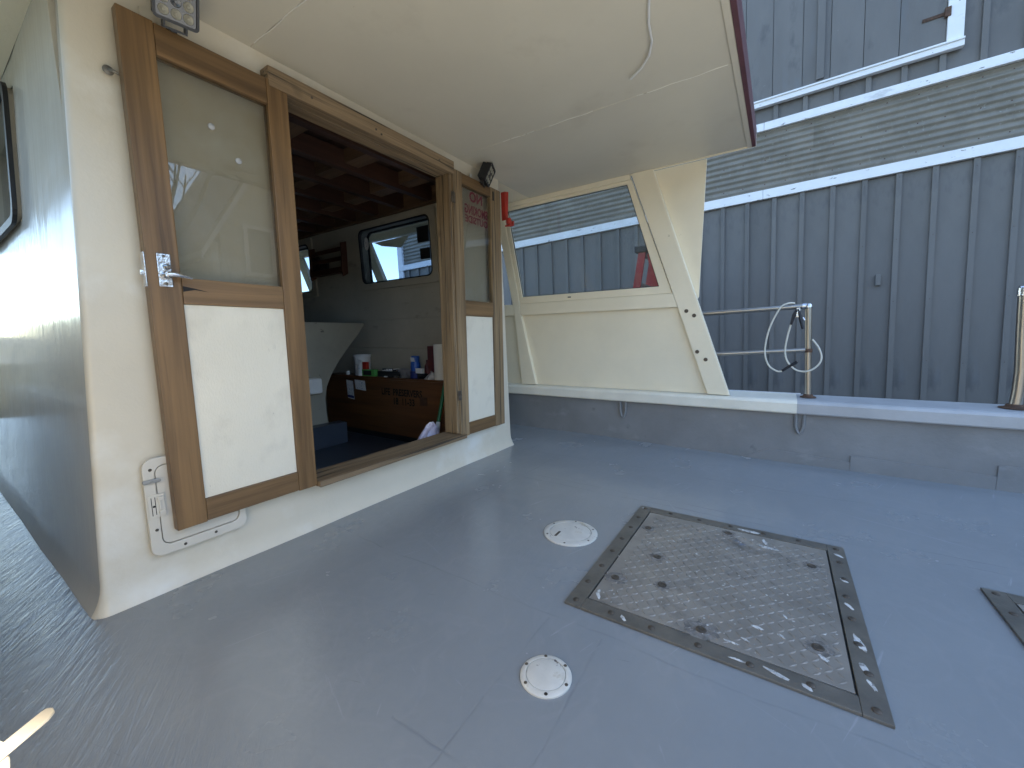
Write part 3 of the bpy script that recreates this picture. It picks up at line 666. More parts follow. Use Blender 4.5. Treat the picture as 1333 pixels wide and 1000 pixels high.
# port bulwark, the other side of the deck
bp_ = root('bulwark', (-.26, -1.0, 0), 'low grey bulwark on the port side beyond the left edge', 'bulwark')
MB().box(-.36, -.25, -4.6, 6, -.04, .328).build('planking', M['bulwark'], bp_); MB().box(-.48, -.22, -4.6, 6, .3285, .40).build('cap_rail', M['caprail'], bp_, bev=.008)
tr_ = root('transom', (1.4, -4.65, 0), 'grey transom across the stern behind the camera', 'transom')
MB().box(-.36, 3.08, -4.7, -4.6, -.9, .328).build('planking', M['bulwark'], tr_); MB().box(-.48, 3.235, -4.75, -4.6005, .3285, .41).build('cap_rail', M['caprail'], tr_, bev=.008)
hull = root('hull', (1.4, 0, -.5), 'grey painted hull of the boat below the deck', 'hull')
MB().box(-.36, 3.08, -4.6, 6, -1.4, -.10).build('topside', M['bulwark'], hull)

# ------------------------------------------------------------------ starboard side screen (leans inboard)
sc = root('side_screen', (2.97, -.4, .41), 'cream side screen with slanted window standing on the cap rail', 'side screen')
SX = lambda z, o=0: 3.0 - .09 * (z - .4) + o
fS = lambda o: (lambda y, z: (SX(z, o), y, z))
def sp(name, poly, o0, o1, mat, bev=.003, parent=sc): return MB().prism(poly, fS(o0), fS(o1)).build(name, mat, parent, bev=bev)
ZB = .409
# plywood sheet behind the lower frame
sp('panel', [(-1.30, ZB), (.10, ZB), (.20, 1.0), (-1.09, 1.0)], .020, .032, M['yellow'], .001)
sp('panel', [(.2055, ZB), (1.46, ZB), (1.80, 1.0), (.2360, 1.0)], .020, .032, M['yellow'], .001)
# aft leaning post
sp('post', [(-1.410, ZB), (-1.276, ZB), (-1.079, 1.0), (-.775, 1.8995), (-.918, 1.8995)], -.012, .035, M['yellow'], .006)
# forward post
sp('post', [(.062, ZB), (.205, ZB), (.235, 1.0), (.36, 1.8995), (.290, 1.8995), (.185, 1.151), (.172, 1.0)], -.012, .035, M['yellow'], .005)
for (yb, yt) in ((1.46, 2.10), (2.74, 3.40)):
    sp('post', [(yb - .06, ZB), (yb + .06, ZB), (yt + .05, 1.8995), (yt - .07, 1.8995)], -.012, .035, M['yellow'], .004)
# rails of the lower panel
sp('mid_rail', [(-1.0785, 1.0), (.1715, 1.0), (.178, 1.093), (-1.047, 1.093)], -.010, .033, M['yellow'], .003)
sp('mid_rail', [(.236, 1.0), (1.69, 1.0), (1.73, 1.093), (.245, 1.093)], -.010, .033, M['yellow'], .003)
sp('top_rail', [(-.774, 1.866), (.284, 1.866), (.289, 1.8993), (-.763, 1.8993)], -.010, .033, M['yellow'], .002)
sp('top_rail', [(.366, 1.84), (3.3, 1.84), (3.3, 1.8993), (.372, 1.8993)], -.010, .033, M['yellow'], .002)
# window: inner moulding and pane
wo = [(-1.044, 1.0945), (.177, 1.0945), (.279, 1.8655), (-.776, 1.8655)]
wi = [(-.957, 1.146), (.150, 1.150), (.246, 1.842), (-.745, 1.842)]
sw = ring_prism(MB(), wo, wi, fS(-.002), fS(.030)).build('window_frame', M['yellow'], sc, bev=.003)
MB().prism(wi, fS(.016), fS(.021)).build('pane', M['glass_dirty'], sw)
wq = [(-.949, 1.1505), (.1465, 1.1545), (.2415, 1.8385), (-.741, 1.8385)]
ring_prism(MB(), wi, wq, fS(.010), fS(.0155)).build('gasket', M['black'], sw)
MB().box(SX(1.115, -.007), SX(1.115, -.0025), -.293, -.268, 1.116, 1.124).build('vent_slot', M['blackplastic'], sw)
# side wing aft of the post
sp('wing_panel', [(-.915, 1.8990), (-1.236, 1.8990), (-1.205, 1.062), (-1.196, 1.045), (-1.180, 1.047)], .036, .046, M['yellow'], .0015)
sp('wing_panel', [(1.45, 1.839), (1.98, 1.839), (1.86, 1.79), (1.58, 1.74)], .036, .046, M['yellow'], .0015)
for (y, z) in ((-1.137, .970), (-1.185, .938), (-1.208, .697), (-1.261, .645)):
    mb = MB(); mb.lathe([(.013, 0), (.012, .003), (.0085, .0032), (.0085, -.004)], (SX(z, -.0125), y, z), 14, (-1, 0, -.09)); b0 = mb.build('bolt', M['bolt'], sc, smooth=False)

ps = copy_tree(sc); ps.scale = (-1, 1, 1); ps.location.x = 2.77 - 2.97
for ch_ in list(ps.children):                    # the port side is open above its lower panel further forward
    far = max((v.co.y for v in ch_.data.vertices))
    if far > 1.0 and ch_.name.split('.')[0] in ('post', 'wing_panel', 'top_rail'): bpy.data.objects.remove(ch_)
MB().prism([(1.47, ZB), (6.0, ZB), (6.0, 1.093), (1.82, 1.093)], lambda y, z: (2.77 - SX(z, .020), y, z), lambda y, z: (2.77 - SX(z, .032), y, z)).xform(Matrix.Translation((2.77 - 2.77, 0, 0))).build('panel', M['yellow'], None)
_p = bpy.data.objects['panel.%03d' % max(int(o.name.split('.')[1]) for o in bpy.data.objects if o.name.startswith('panel.'))]
_p.parent = ps; _p.matrix_parent_inverse = (Matrix.Translation(ps.location) @ Matrix.Diagonal((-1, 1, 1, 1))).inverted()
tag(ps, 'cream side screen on the port side, mirrored in the glossy cabin side', 'side screen')

# ------------------------------------------------------------------ railings
rl = root('railing', (3.1, -1.5, .41), 'two bar stainless steel railing ending in a post on the cap rail', 'railing')
mb = MB(); mb.tube([(3.1, -1.833, .412), (3.1, -1.806, .965)], .0175, 14); mb.build('post', M['steel'], rl, smooth=True)
mb = MB(); mb.tube([(3.08, -1.06, .948), (3.1, -1.24, .955), (3.1, -1.79, .974)], .0155, 12); mb.build('rail', M['steel'], rl, smooth=True)
mb = MB(); mb.tube([(3.08, -1.16, .675), (3.1, -1.33, .677), (3.1, -1.805, .705)], .0145, 12); mb.build('rail', M['steel'], rl, smooth=True)
mb = MB(); mb.lathe([(.012, -.014), (.021, -.008), (.022, .006), (.016, .017), (.004, .021)], (3.1, -1.8045, .970), 16); mb.tube([(3.1, -1.775, .9735), (3.1, -1.80, .9745)], .019, 12); mb.build('elbow', M['chrome'], rl, smooth=True)
MB().lathe([(.042, 0), (.042, .004), (.030, .008), (.022, .020)], (3.1, -1.833, .4105), 20).build('flange', M['rust'], rl, smooth=True)
MB().lathe([(.021, 0), (.0215, .02), (.019, .024)], (3.1, -1.8195, .69), 14).build('weld_collar', M['rust'], rl, smooth=True)
r2 = root('railing', (3.1, -2.67, .41), 'stainless steel stanchion and top bar at the right edge of the picture', 'railing')
mb = MB(); mb.tube([(3.1, -2.685, .414), (3.1, -2.690, .50), (3.1, -2.690, .60), (3.1, -2.679, .80), (3.1, -2.671, .98)], .0235, 14); mb.build('post', M['steel'], r2, smooth=True)
mb = MB(); mb.tube([(3.1, -2.65, 1.006), (3.1, -2.9, 1.012), (3.1, -4.5, 1.02)], .019, 12); mb.build('rail', M['chrome'], r2, smooth=True)
MB().lathe([(.020, -.02), (.0265, -.016), (.0265, .022), (.022, .026)], (3.1, -2.670, .99), 16).build('elbow', M['chrome'], r2, smooth=True)
MB().lathe([(.055, 0), (.055, .004), (.034, .009), (.028, .022)], (3.1, -2.683, .4105), 20).build('flange', M['rust'], r2, smooth=True)
mb = MB(); mb.tube([(3.1, -4.45, .41), (3.1, -4.45, 1.0)], .02, 12); mb.build('post', M['steel'], r2, smooth=True)

# cord looped over the railing, with clips
M['clipblack'] = pmat('black_clip_rubber', (.012, .013, .018), .5)
cr = root('cord', (3.08, -1.7, .98), 'pale cord with black clips looped over the end of the railing', 'cord')
def smooth_path(P, k=6):
    P = [Vector(p) for p in P]; out = []
    for i in range(len(P) - 1):
        a = P[max(i - 1, 0)]; b = P[i]; c = P[i + 1]; d = P[min(i + 2, len(P) - 1)]
        for j in range(k):
            t = j / k
            out.append(.5 * ((2 * b) + (c - a) * t + (2 * a - 5 * b + 4 * c - d) * t * t + (3 * b - a - 3 * c + d) * t ** 3))
    return out + [P[-1]]
mb = MB()
mb.tube(smooth_path([(3.10, -1.735, .995), (3.082, -1.70, .994), (3.078, -1.66, .965), (3.078, -1.61, .84), (3.078, -1.592, .70), (3.078, -1.615, .61), (3.078, -1.66, .572), (3.078, -1.69, .571)]), .0052, 8)
mb.tube(smooth_path([(3.078, -1.722, .862), (3.078, -1.708, .79), (3.078, -1.700, .70), (3.078, -1.715, .635), (3.074, -1.76, .583), (3.072, -1.82, .575), (3.074, -1.868, .61), (3.078, -1.885, .66), (3.082, -1.868, .72), (3.085, -1.835, .77)]), .0052, 8)
mb.build('cord_loop', M['cordmat'], cr, smooth=True)
MB().tube([(3.078, -1.69, .573), (3.076, -1.72, .598), (3.072, -1.765, .633)], .0085, 8).build('sleeve', M['clipblack'], cr, smooth=True)
mb = MB(); mb.tube([(3.075, -1.752, .955), (3.072, -1.735, .92), (3.072, -1.722, .862)], [.010, .010, .007], 8); mb.tube([(3.075, -1.755, .955), (3.070, -1.768, .90), (3.068, -1.784, .835)], [.010, .009, .008], 8); mb.build('clip', M['clipblack'], cr, smooth=True)
mb = MB(); mb.box(3.066, 3.082, -1.765, -1.745, .905, .965); mb.tube([(3.074, -1.78, .905), (3.07, -1.79, .885)], .006, 8); mb.build('clip_jaw', M['chrome'], cr, bev=.003)

# ------------------------------------------------------------------ deck hatches
def hatch(x0, x1, y0, y1, label, lugs=True, seed=1):
    rnd = random.Random(seed)
    hx = root('deck_hatch', ((x0 + x1) / 2, (y0 + y1) / 2, .004), label, 'hatch', 'tread plate hatches in the deck')
    f = .052
    for nm, (a, b, c, d) in (('frame', (x0, x1, y0, y0 + f)), ('frame', (x0, x1, y1 - f, y1)), ('frame', (x0, x0 + f, y0 + f + .0006, y1 - f - .0006)), ('frame', (x1 - f, x1, y0 + f + .0006, y1 - f - .0006))):
        MB().box(a, b, c, d, .0005, .0085).build('frame_strip', M['frame_metal'], hx, bev=.0015)
    g = .005; px0, px1, py0, py1 = x0 + f + g, x1 - f - g, y0 + f + g, y1 - f - g
    MB().box(x0 + f - .001, x1 - f + .001, y0 + f - .001, y1 - f + .001, .0002, .0012).build('seal', M['black'], hx)
    pl_ = MB().box(px0, px1, py0, py1, .0015, .0075).build('plate', M['alu'], hx, bev=.001)
    lm = MB(); p = .024; n = 0
    for i in range(int((px1 - px0) / p) - 1):
        for j in range(int((py1 - py0) / p) - 1):
            cx = px0 + .020 + i * p; cy = py0 + .020 + j * p; a = math.radians(45 if (i + j) % 2 else -45)
            ca, sa = math.cos(a), math.sin(a); L, W, H = .0128, .0040, .0021 * (.75 + .4 * rnd.random())
            pts = [(-L, 0), (0, -W), (L, 0), (0, W)]
            vs = [(cx + u * ca - v * sa, cy + u * sa + v * ca, .0074) for u, v in pts] + [(cx - L * .5 * ca, cy - L * .5 * sa, .0074 + H), (cx + L * .5 * ca, cy + L * .5 * sa, .0074 + H)]
            lm.add(vs, [(0, 1, 5, 4), (1, 2, 5), (2, 3, 4, 5), (3, 0, 4)])
    if lugs: tag(lm.build('tread_lugs', M['alu'], pl_), kind='stuff')
    b0 = MB().lathe([(.0095, 0), (.0095, .0015), (.006, .0035), (.001, .004)], (0, 0, 0), 12).build('screw', M['bolt'], hx, local=True, smooth=True)
    b0.location = (x0 + .025 - hx.location.x, y0 + .025 - hx.location.y, .0085 - .004); first = True
    spots = []
    for k in range(7):
        t = k / 6; spots += [(x0 + .026, y0 + .025 + t * (y1 - y0 - .05)), (x1 - .026, y0 + .025 + t * (y1 - y0 - .05))]
    for k in range(1, 7):
        t = k / 7; spots += [(x0 + .025 + t * (x1 - x0 - .05), y0 + .026), (x0 + .025 + t * (x1 - x0 - .05), y1 - .026)]
    for (x, y) in spots[1:]:
        inst(b0, 'screw', hx, (x - hx.location.x + rnd.uniform(-.004, .004), y - hx.location.y + rnd.uniform(-.004, .004), .0045))
    return hx, pl_
h1, plate = hatch(1.048, 1.880, -1.907, -1.154, 'whole tread plate deck hatch beside two round white deck plates', True, 3)
hatch(.985, 1.800, -2.99, -2.235, 'tread plate deck hatch cut off by the right picture edge', True, 5)
for (x, y, r) in ((1.663, -1.244, .030), (1.453, -1.333, .034), (1.249, -1.245, .042), (1.783, -1.532, .030), (1.670, -1.800, .032), (1.136, -1.527, .050), (1.225, -1.790, .038), (1.288, -1.388, .030)):
    rnd = random.Random(int(x * 1000)); n = 26
    pts = [(x + r * (.62 + .38 * rnd.random()) * math.cos(2 * math.pi * k / n), y + r * (.62 + .38 * rnd.random()) * math.sin(2 * math.pi * k / n)) for k in range(n)]
    MB().prism(pts, lambda a, b: (a, b, .0075), lambda a, b: (a, b, .0084)).build('worn_patch', M['rustring'], plate)
    MB().lathe([(.013, 0), (.014, .002), (.009, .0032), (.007, .0022), (.001, .002)], (x, y, .0083), 16).build('stud_head', M['bolt'], plate, smooth=True)
# paint splashes (dried drips) on the hatch
mb = MB(); rnd = random.Random(11)
def splash(cx, cy, L, W, ang, z):
    n = 14; ca, sa = math.cos(ang), math.sin(ang); pts = []
    for k in range(n):
        t = 2 * math.pi * k / n; q = .65 + .5 * rnd.random(); u, v = L * q * math.cos(t), W * q * math.sin(t); pts.append((cx + u * ca - v * sa, cy + u * sa + v * ca))
    mb.prism(pts, lambda a, b: (a, b, z), lambda a, b: (a, b, z + .0007))
for (cx, cy, L, W, a) in ((1.735, -1.672, .035, .010, 1.45), (1.775, -1.66, .03, .007, .3), (1.228, -1.655, .016, .006, 1.3), (1.225, -1.71, .012, .005, 1.0), (1.130, -1.232, .018, .007, .6), (1.150, -1.225, .010, .005, 0), (1.13, -1.60, .022, .004, 1.5),
                          (1.16, -1.63, .012, .004, 1.2), (1.19, -1.80, .014, .006, .8), (1.32, -1.72, .01, .004, .5), (1.55, -1.45, .008, .004, .4), (1.40, -1.58, .008, .003, 1.2)): splash(cx, cy, L, W, a, .0078)
for (cx, cy, L, W, a) in ((1.066, -1.76, .012, .006, 1), (1.074, -1.70, .03, .006, 1.3), (1.072, -1.62, .025, .004, 1.6), (1.30, -1.881, .034, .009, .2), (1.20, -1.880, .026, .008, .3), (1.15, -1.885, .018, .006, .3), (1.47, -1.878, .02, .006, .5), (1.62, -1.882, .014, .006, .9), (1.80, -1.885, .016, .006, .9), (1.845, -1.60, .01, .04, 0), (1.853, -1.17, .006, .006, 0), (1.07, -1.33, .014, .006, .8)): splash(cx, cy, L, W, a, .0084)
for i in range(110): splash(rnd.uniform(1.11, 1.82), rnd.uniform(-1.85, -1.21), rnd.uniform(.0012, .004), rnd.uniform(.001, .003), rnd.uniform(0, 3), .0078)
tag(mb.build('paint_splashes', M['dried'], plate), kind='stuff')

# round deck plates
def deck_plate(x, y, r, label, tilt):
    d = root('deck_plate', (x, y, 0), label, 'deck plate', 'round white deck plates')
    MB().lathe([(r, 0), (r, .004), (r - .004, .0065), (r * .80, .0075), (r * .775, .0075), (r * .775, .002)], (x, y, .0005), 48).build('ring', M['whiteplastic'], d, smooth=True)
    MB().lathe([(r * .755, 0), (r * .755, .0065), (r * .73, .0072), (r * .3, .0074), (.001, .0074)], (x, y, .001), 48).build('cover', M['whiteplastic'], d, smooth=True)
    for k in range(6):
        a = tilt + k * math.pi / 3
        MB().lathe([(.0045, 0), (.004, .0010), (.001, .0008)], (x + r * .885 * math.cos(a), y + r * .885 * math.sin(a), .0072), 10).build('screw', M['bolt'], d)
    return d
d1 = deck_plate(1.467, -.977, .111, 'round white deck plate nearer the cabin beside the hatch corner', .2)
MB().box(1.40, 1.445, -.945, -.935, .0082, .0092).build('key_slot', M['bolt'], d1, bev=.001)
d2 = deck_plate(.781, -1.235, .0625, 'small round white deck plate alone on the near deck', .5)

# ------------------------------------------------------------------ stir stick on a paint can, bottom left corner
can = root('paint_can', (-.058, -.885, .0), 'cream lidded paint pail at the lower left corner', 'pail')
MB().lathe([(.075, 0), (.078, .30), (.081, .302), (.081, .318), (.075, .320), (.073, .315), (.001, .315)], (-.058, -.885, .001), 32).build('pail_body', M['canrim'], can, smooth=True)
sk = root('stir_stick', (.02, -.96, .33), 'pale wooden stir stick with a dark mark across it', 'stick')
a = Vector((-.13, -1.0, .325)); b = Vector((.0655, -.865, .325))
t = (b - a).normalized(); nn = Vector((-t.y, t.x, 0)); L = (b - a).length; wd = .0105
pts = [(0, -wd), (L - .016, -wd), (L - .005, -wd * .6), (L, .1 * wd), (L - .001, wd * .8), (L - .006, wd), (0, wd)]
m0 = MB().prism(pts, lambda u, v: tuple(a + t * u + nn * v), lambda u, v: tuple(a + t * u + nn * v + Vector((0, 0, .004))))
m0.build('stick_body', M['stick'], sk, bev=.0008)
pts = [(L - .088, -wd * .9), (L - .083, -wd * .9), (L - .066, wd * .9), (L - .072, wd * .9)]
MB().prism(pts, lambda u, v: tuple(a + t * u + nn * v + Vector((0, 0, .0041))), lambda u, v: tuple(a + t * u + nn * v + Vector((0, 0, .0044)))).build('dark_mark', M['blackink'], sk)

# ------------------------------------------------------------------ cabin interior things
ch = root('storage_chest', (2.36, 1.0, -.05), 'brown plywood chest stencilled with black lettering along the inner wall', 'chest')
XC = 2.2735
MB().box(XC, XC + .016, .12, 2.02, .005, .478).build('front_board', M['ply'], ch, bev=.002)
MB().box(XC + .03, XC + .045, .13, 2.0, -.05, .0045).build('toe_kick', M['blackplastic'], ch)
MB().box(XC - .008, 2.43, .10, 2.03, .4795, .4975).build('lid', M['ply'], ch, bev=.003)
MB().box(XC + .017, 2.43, 2.0, 2.016, -.05, .478).build('end_board', M['ply'], ch)
fT = lambda u, z, d: (XC - .0008 - d, -u, z)
text_mesh('stencil_lettering', 'LIFE  PRESERVERS', M['blackink'], ch, fT, (-1.19, -.700, .345, .405), bold=.03)
text_mesh('stencil_lettering', '18  11-33', M['blackink'], ch, fT, (-1.04, -.79, .270, .330), bold=.03)
MB().box(XC - .006, XC - .0005, .645, .725, .285, .355).build('hasp', M['rust'], ch, bev=.002)
MB().prism([(1.59, .445), (1.685, .455), (1.675, .285), (1.58, .275)], lambda y, z: (XC - .0022, y, z), lambda y, z: (XC - .0006, y, z)).build('paper_tag', M['paper'], ch)['label'] = 'tall white paper tag'
MB().prism([(1.405, .365), (1.415, .455), (1.56, .462), (1.55, .375)], lambda y, z: (XC - .0022, y, z), lambda y, z: (XC - .0006, y, z)).build('paper_tag', M['paper'], ch)['label'] = 'wide white paper tag'
MB().prism([(1.585, .285), (1.676, .292), (1.674, .315), (1.584, .308)], lambda y, z: (XC - .0030, y, z), lambda y, z: (XC - .0024, y, z)).build('blue_band', M['navy'], ch)
ZT = .498
bk = root('bucket', (2.35, 1.52, ZT), 'white plastic bucket at the far end of the chest top', 'bucket')
MB().lathe([(.068, 0), (.074, .165), (.079, .167), (.079, .185), (.074, .187), (.072, .178), (.06, .01)], (2.345, 1.53, ZT + .001), 28).build('bucket_body', M['white'], bk, smooth=True)
MB().tube([(2.268, 1.53, ZT + .172), (2.266, 1.53, ZT + .10), (2.29, 1.47, ZT + .09)], .002, 6).build('bail', M['steel'], bk)
sb = root('spray_bottle', (2.30, 1.45, ZT), 'white spray bottle with red label in front of the bucket', 'bottle')
MB().lathe([(.030, 0), (.032, .01), (.031, .075), (.014, .10), (.012, .115)], (2.287, 1.475, ZT + .001), 18).build('bottle_body', M['white'], sb, smooth=True)
mb = MB(); mb.box(2.272, 2.302, 1.445, 1.49, ZT + .117, ZT + .14); mb.box(2.28, 2.294, 1.425, 1.446, ZT + .125, ZT + .138); mb.build('trigger_head', M['white'], sb, bev=.004)
MB().lathe([(.0325, 0), (.0325, .05)], (2.287, 1.475, ZT + .022), 18).build('label_sleeve', M['paper'], sb, smooth=True)
rbx = MB().box(2.268, 2.30, 1.378, 1.43, ZT + .06, ZT + .125).build('red_tin', M['red'], bev=.003); tag(rbx, 'red tin on top of the green box beside the spray bottle', 'tin')
gb = root('green_box', (2.29, 1.36, ZT), 'bright green card box on the chest top beside the spray bottle', 'box')
MB().box(2.268, 2.312, 1.27, 1.44, ZT + .001, ZT + .059).build('box_body', M['green'], gb, bev=.002)
MB().box(2.2668, 2.2678, 1.31, 1.42, ZT + .010, ZT + .05).build('dark_print', M['blackplastic'], gb)
ti = root('tool_tray', (2.33, 1.10, ZT), 'low black tray of small tools and hardware on the chest top', 'tray')
MB().box(2.29, 2.40, .98, 1.26, ZT + .001, ZT + .05).build('tray_body', M['blackplastic'], ti, bev=.004)
rnd = random.Random(4)
for i in range(26):
    x = rnd.uniform(2.272, 2.39); y = rnd.uniform(.92, 1.26); s = rnd.uniform(.006, .016)
    z = ZT + (.051 if x > 2.29 and y > .98 else .001)
    MB().box(x - s, x + s, y - s * 1.6, y + s * 1.6, z, z + s).build('small_part', [M['white'], M['blackplastic'], M['steel'], M['paper']][i % 4], ti, bev=.002)
mb = MB(); n = 12
mb.lathe([(.055, 0), (.06, .02), (.045, .05), (.02, .068), (.002, .07)], (2.33, .945, ZT + .001), 11); 
mb.v = [(x + .012 * math.sin(z * 90 + y * 50), y + .015 * math.sin(x * 70 + z * 40), z + .008 * math.sin(x * 90 + y * 60) * (z > ZT + .01)) for x, y, z in mb.v]
tag(mb.build('rag', M['greyrag'], smooth=True), 'crumpled grey rag on the chest beside the blue bottle', 'rag')
bl = root('blue_bottle', (2.33, .81, ZT), 'blue plastic bottle with pale label standing on the chest', 'bottle')
MB().lathe([(.045, 0), (.047, .004), (.046, .058)], (2.325, .815, ZT + .001), 22).build('base_cup', M['navy'], bl, smooth=True)
MB().lathe([(.040, .059), (.040, .12), (.034, .135), (.034, .175), (.030, .182)], (2.325, .815, ZT + .001), 22).build('bottle_body', M['blueplastic'], bl, smooth=True)
MB().prism([(.785, ZT + .138), (.83, ZT + .138), (.835, ZT + .172), (.79, ZT + .17)], lambda y, z: (2.288, y, z), lambda y, z: (2.2895, y, z)).build('bottle_label', M['paper'], bl)
tag(MB().box(2.285, 2.31, .70, .775, ZT + .045, ZT + .085).build('white_carton', M['white'], bev=.002), 'small white carton leaning between blue bottle and dark box', 'carton')
mb = MB(); mb.box(2.30, 2.36, .685, .79, ZT + .001, ZT + .044); tag(mb.build('black_pouch', M['blackplastic'], bev=.012), 'small black pouch under the white carton on the chest', 'pouch')
tag(MB().box(2.315, 2.39, .60, .665, ZT + .001, ZT + .262).build('dark_red_box', M['darkred'], bev=.003), 'tall dark red box behind the paper towel roll', 'box')
tag(MB().lathe([(.022, 0), (.022, .10), (.010, .125), (.010, .15)], (2.35, .705, ZT + .046 - .0455 + .0), 14).build('brown_bottle', M['darkred'], smooth=True), 'small dark bottle beside the tall red box', 'bottle')
tw = root('paper_towel_roll', (2.32, .53, ZT), 'upright white paper towel roll at the near end of the chest', 'paper towel')
MB().lathe([(.016, .274), (.052, .276), (.054, .272), (.054, .002), (.052, 0), (.016, .0)], (2.328, .535, ZT + .001), 28).build('roll', M['towel'], tw, smooth=True)
mb = MB(); mb.lathe([(.06, 0), (.05, .03), (.03, .05), (.004, .065)], (2.318, .622, ZT + .001), 9)
mb.v = [(x * 1 + .01 * math.sin(y * 80), y + .012 * math.sin(z * 60 + x * 40), z) for x, y, z in mb.v]
tag(mb.build('plastic_wrap', M['clearfilm'], smooth=False), 'crumpled clear wrapping at the foot of the paper towel roll', 'wrapping')
tag(MB().lathe([(.016, 0), (.017, .03), (.012, .034)], (2.305, 1.70, ZT + .001), 14).build('white_cup', M['white'], smooth=True), 'tiny white cup at the far left end of the chest top', 'cup')
# broom and bag by the sill
br = root('broom', (1.99, .22, .2), 'broom with green handle leaning against the chest', 'broom')
MB().tube([(2.0, .27, .245), (2.225, .30, .86), (2.26, .305, .955)], .0125, 12).build('handle', M['greenpole'], br, smooth=True)
MB().tube([(1.972, .265, .17), (1.987, .267, .21), (2.0005, .27, .2465)], [.02, .018, .015], 12).build('ferrule', M['white'], br, smooth=True)
MB().prism([(-.02, 0), (.02, 0), (.035, -.19), (-.035, -.19)], lambda a, z: (1.965 + z * .12, .262 - a * 3, .169 + z), lambda a, z: (1.995 + z * .12, .262 - a * 3, .169 + z)).build('bristles', M['white'], br)
mb = MB(); rnd = random.Random(21)
rings = [(.0, .085, .115), (.05, .12, .15), (.13, .105, .14), (.20, .085, .10), (.255, .055, .06), (.29, .03, .05), (.31, .012, .015)]
vs = []; fs = []; n = 22
for i, (h, rx, ry) in enumerate(rings):
    for k in range(n):
        a_ = 2 * math.pi * k / n; q = 1 + rnd.uniform(-.16, .16)
        vs.append((1.80 + h * .30 + rx * q * math.cos(a_), .225 + ry * q * math.sin(a_) * .8, -.049 + h * 1.02 + rnd.uniform(-.008, .008) * (i > 0)))
for i in range(len(rings) - 1):
    for k in range(n): fs.append((i * n + k, i * n + (k + 1) % n, (i + 1) * n + (k + 1) % n, (i + 1) * n + k))
fs += [tuple(range(n))[::-1], tuple(range((len(rings) - 1) * n, len(rings) * n))]
mb.add(vs, fs)
tag(mb.build('plastic_bag', M['lilac'], smooth=False), 'crumpled lilac plastic bag on the floor just inside the doorway', 'bag')
# partition, step and box
PY = 1.5; k_ = (PY + 1.67) / (1.9 + 1.67)
def pp(x, z): return (x * k_, .82 + (z - .82) * k_)
out = [pp(*q) for q in ((1.2, -.15), (2.20, -.15), (2.205, -.03), (2.186, .15), (2.184, .27), (2.21, .39), (2.265, .50), (2.36, .63), (2.478, .765), (2.58, .87), (2.66, .965), (2.664, .988), (1.2, .985))]
out = [(min(x, 2.395), max(z, -.05)) for x, z in out]
tag(MB().prism(out, lambda x, z: (x, PY, z), lambda x, z: (x, PY + .018, z)).build('partition', M['partition'], cabin, bev=.002), 'scuffed pale partition with a curved edge')
tag(MB().box(1.2, 2.045, 1.38, 1.495, -.0495, .13).build('step', M['soleblue'], bev=.006), 'low blue grey step in front of the pale partition', 'step')
tag(MB().box(1.68, 1.865, 1.40, 1.499, .395, .52).build('wall_box', M['white'], bev=.02), 'rounded white box fixed to the pale partition', 'box')
# wall rack between the windows
rk = root('wall_rack', (2.36, 1.93, 1.45), 'dark wooden rack on the inner wall between the two windows', 'rack')
xi = lambda z: XR(z) - D_IN
for y in (1.69, 2.20):
    pts = [(0, 1.43), (-.05, 1.40), (-.065, 1.46), (-.055, 1.60), (-.06, 1.70), (0, 1.72)]
    MB().prism(pts, lambda a, z, y=y: (2.37 + a, y, z), lambda a, z, y=y: (2.37 + a, y + .016, z)).build('end_board', M['rackwood'], rk, bev=.003)
for z in (1.455, 1.545, 1.63): MB().box(2.31, 2.322, 1.7065, 2.1995, z, z + .035).build('slat', M['rackwood'], rk, bev=.003)
MB().box(2.30, 2.36, 1.7065, 2.1995, 1.438, 1.45).build('shelf', M['rackwood'], rk)
for (y0, y1, z1) in ((2.08, 2.19, 1.62), (1.95, 2.06, 1.58)): tag(MB().box(2.325, 2.352, y0, y1, 1.451, z1).build('book', M['blackplastic'], bev=.002), 'dark book in the wall rack, %s' % ('nearer the far window' if y0 > 2 else 'towards the rack middle'), 'book', 'books in the wall rack')

# ------------------------------------------------------------------ warehouse
WR = root('warehouse', (5.6, -1.3, 0), 'grey board and batten warehouse with white trim and a corrugated band', 'warehouse', rot=(-.030, 0, 0))
WY0, WY1 = -7.52, 5.87                            # local y (world y + 1.3); corner board at the forward end
STEP = .2574; N = int((WY1 - WY0) / STEP)
TRW2 = lambda mb, nm, mat, bev=0: mb.build(nm, mat, WR, bev=bev, local=True)
TRW = lambda mb, nm, mat, bev=0: mb.build(nm, mat, WR, bev=bev, local=True)
TRW(MB().box(.06, 6, WY0, WY1 - .02, -.9, 10.5), 'inner_wall', M['barngrey'])
rnd = random.Random(2)
bsrc = TRW(MB().box(0, .022, 0, STEP - .003, -.75, 2.305), 'board', M['barngrey'], .002)
asrc = TRW(MB().box(-.022, -.0005, -.022, .022, -.75, 2.3045), 'batten', M['barngrey'], .003)
y_ref = .462 - .0                                # a batten stands at world y = -0.838
k0 = math.floor((WY0 - y_ref) / STEP) + 1
bot = []
k = k0
while y_ref + k * STEP < WY1 - .12:
    bot.append(y_ref + k * STEP); k += 1
for i, y in enumerate(bot):
    jx = rnd.uniform(-.003, .003)
    if i == 0: bsrc.location = (.01 + jx, y + .0015, 0); asrc.location = (.0095 - .004, y, 0)
    else: inst(bsrc, 'board', WR, (.01 + jx, y + .0015, 0)); inst(asrc, 'batten', WR, (.0055, y + rnd.uniform(-.004, .004), 0), (rnd.uniform(-.0012, .0012), 0, 0))
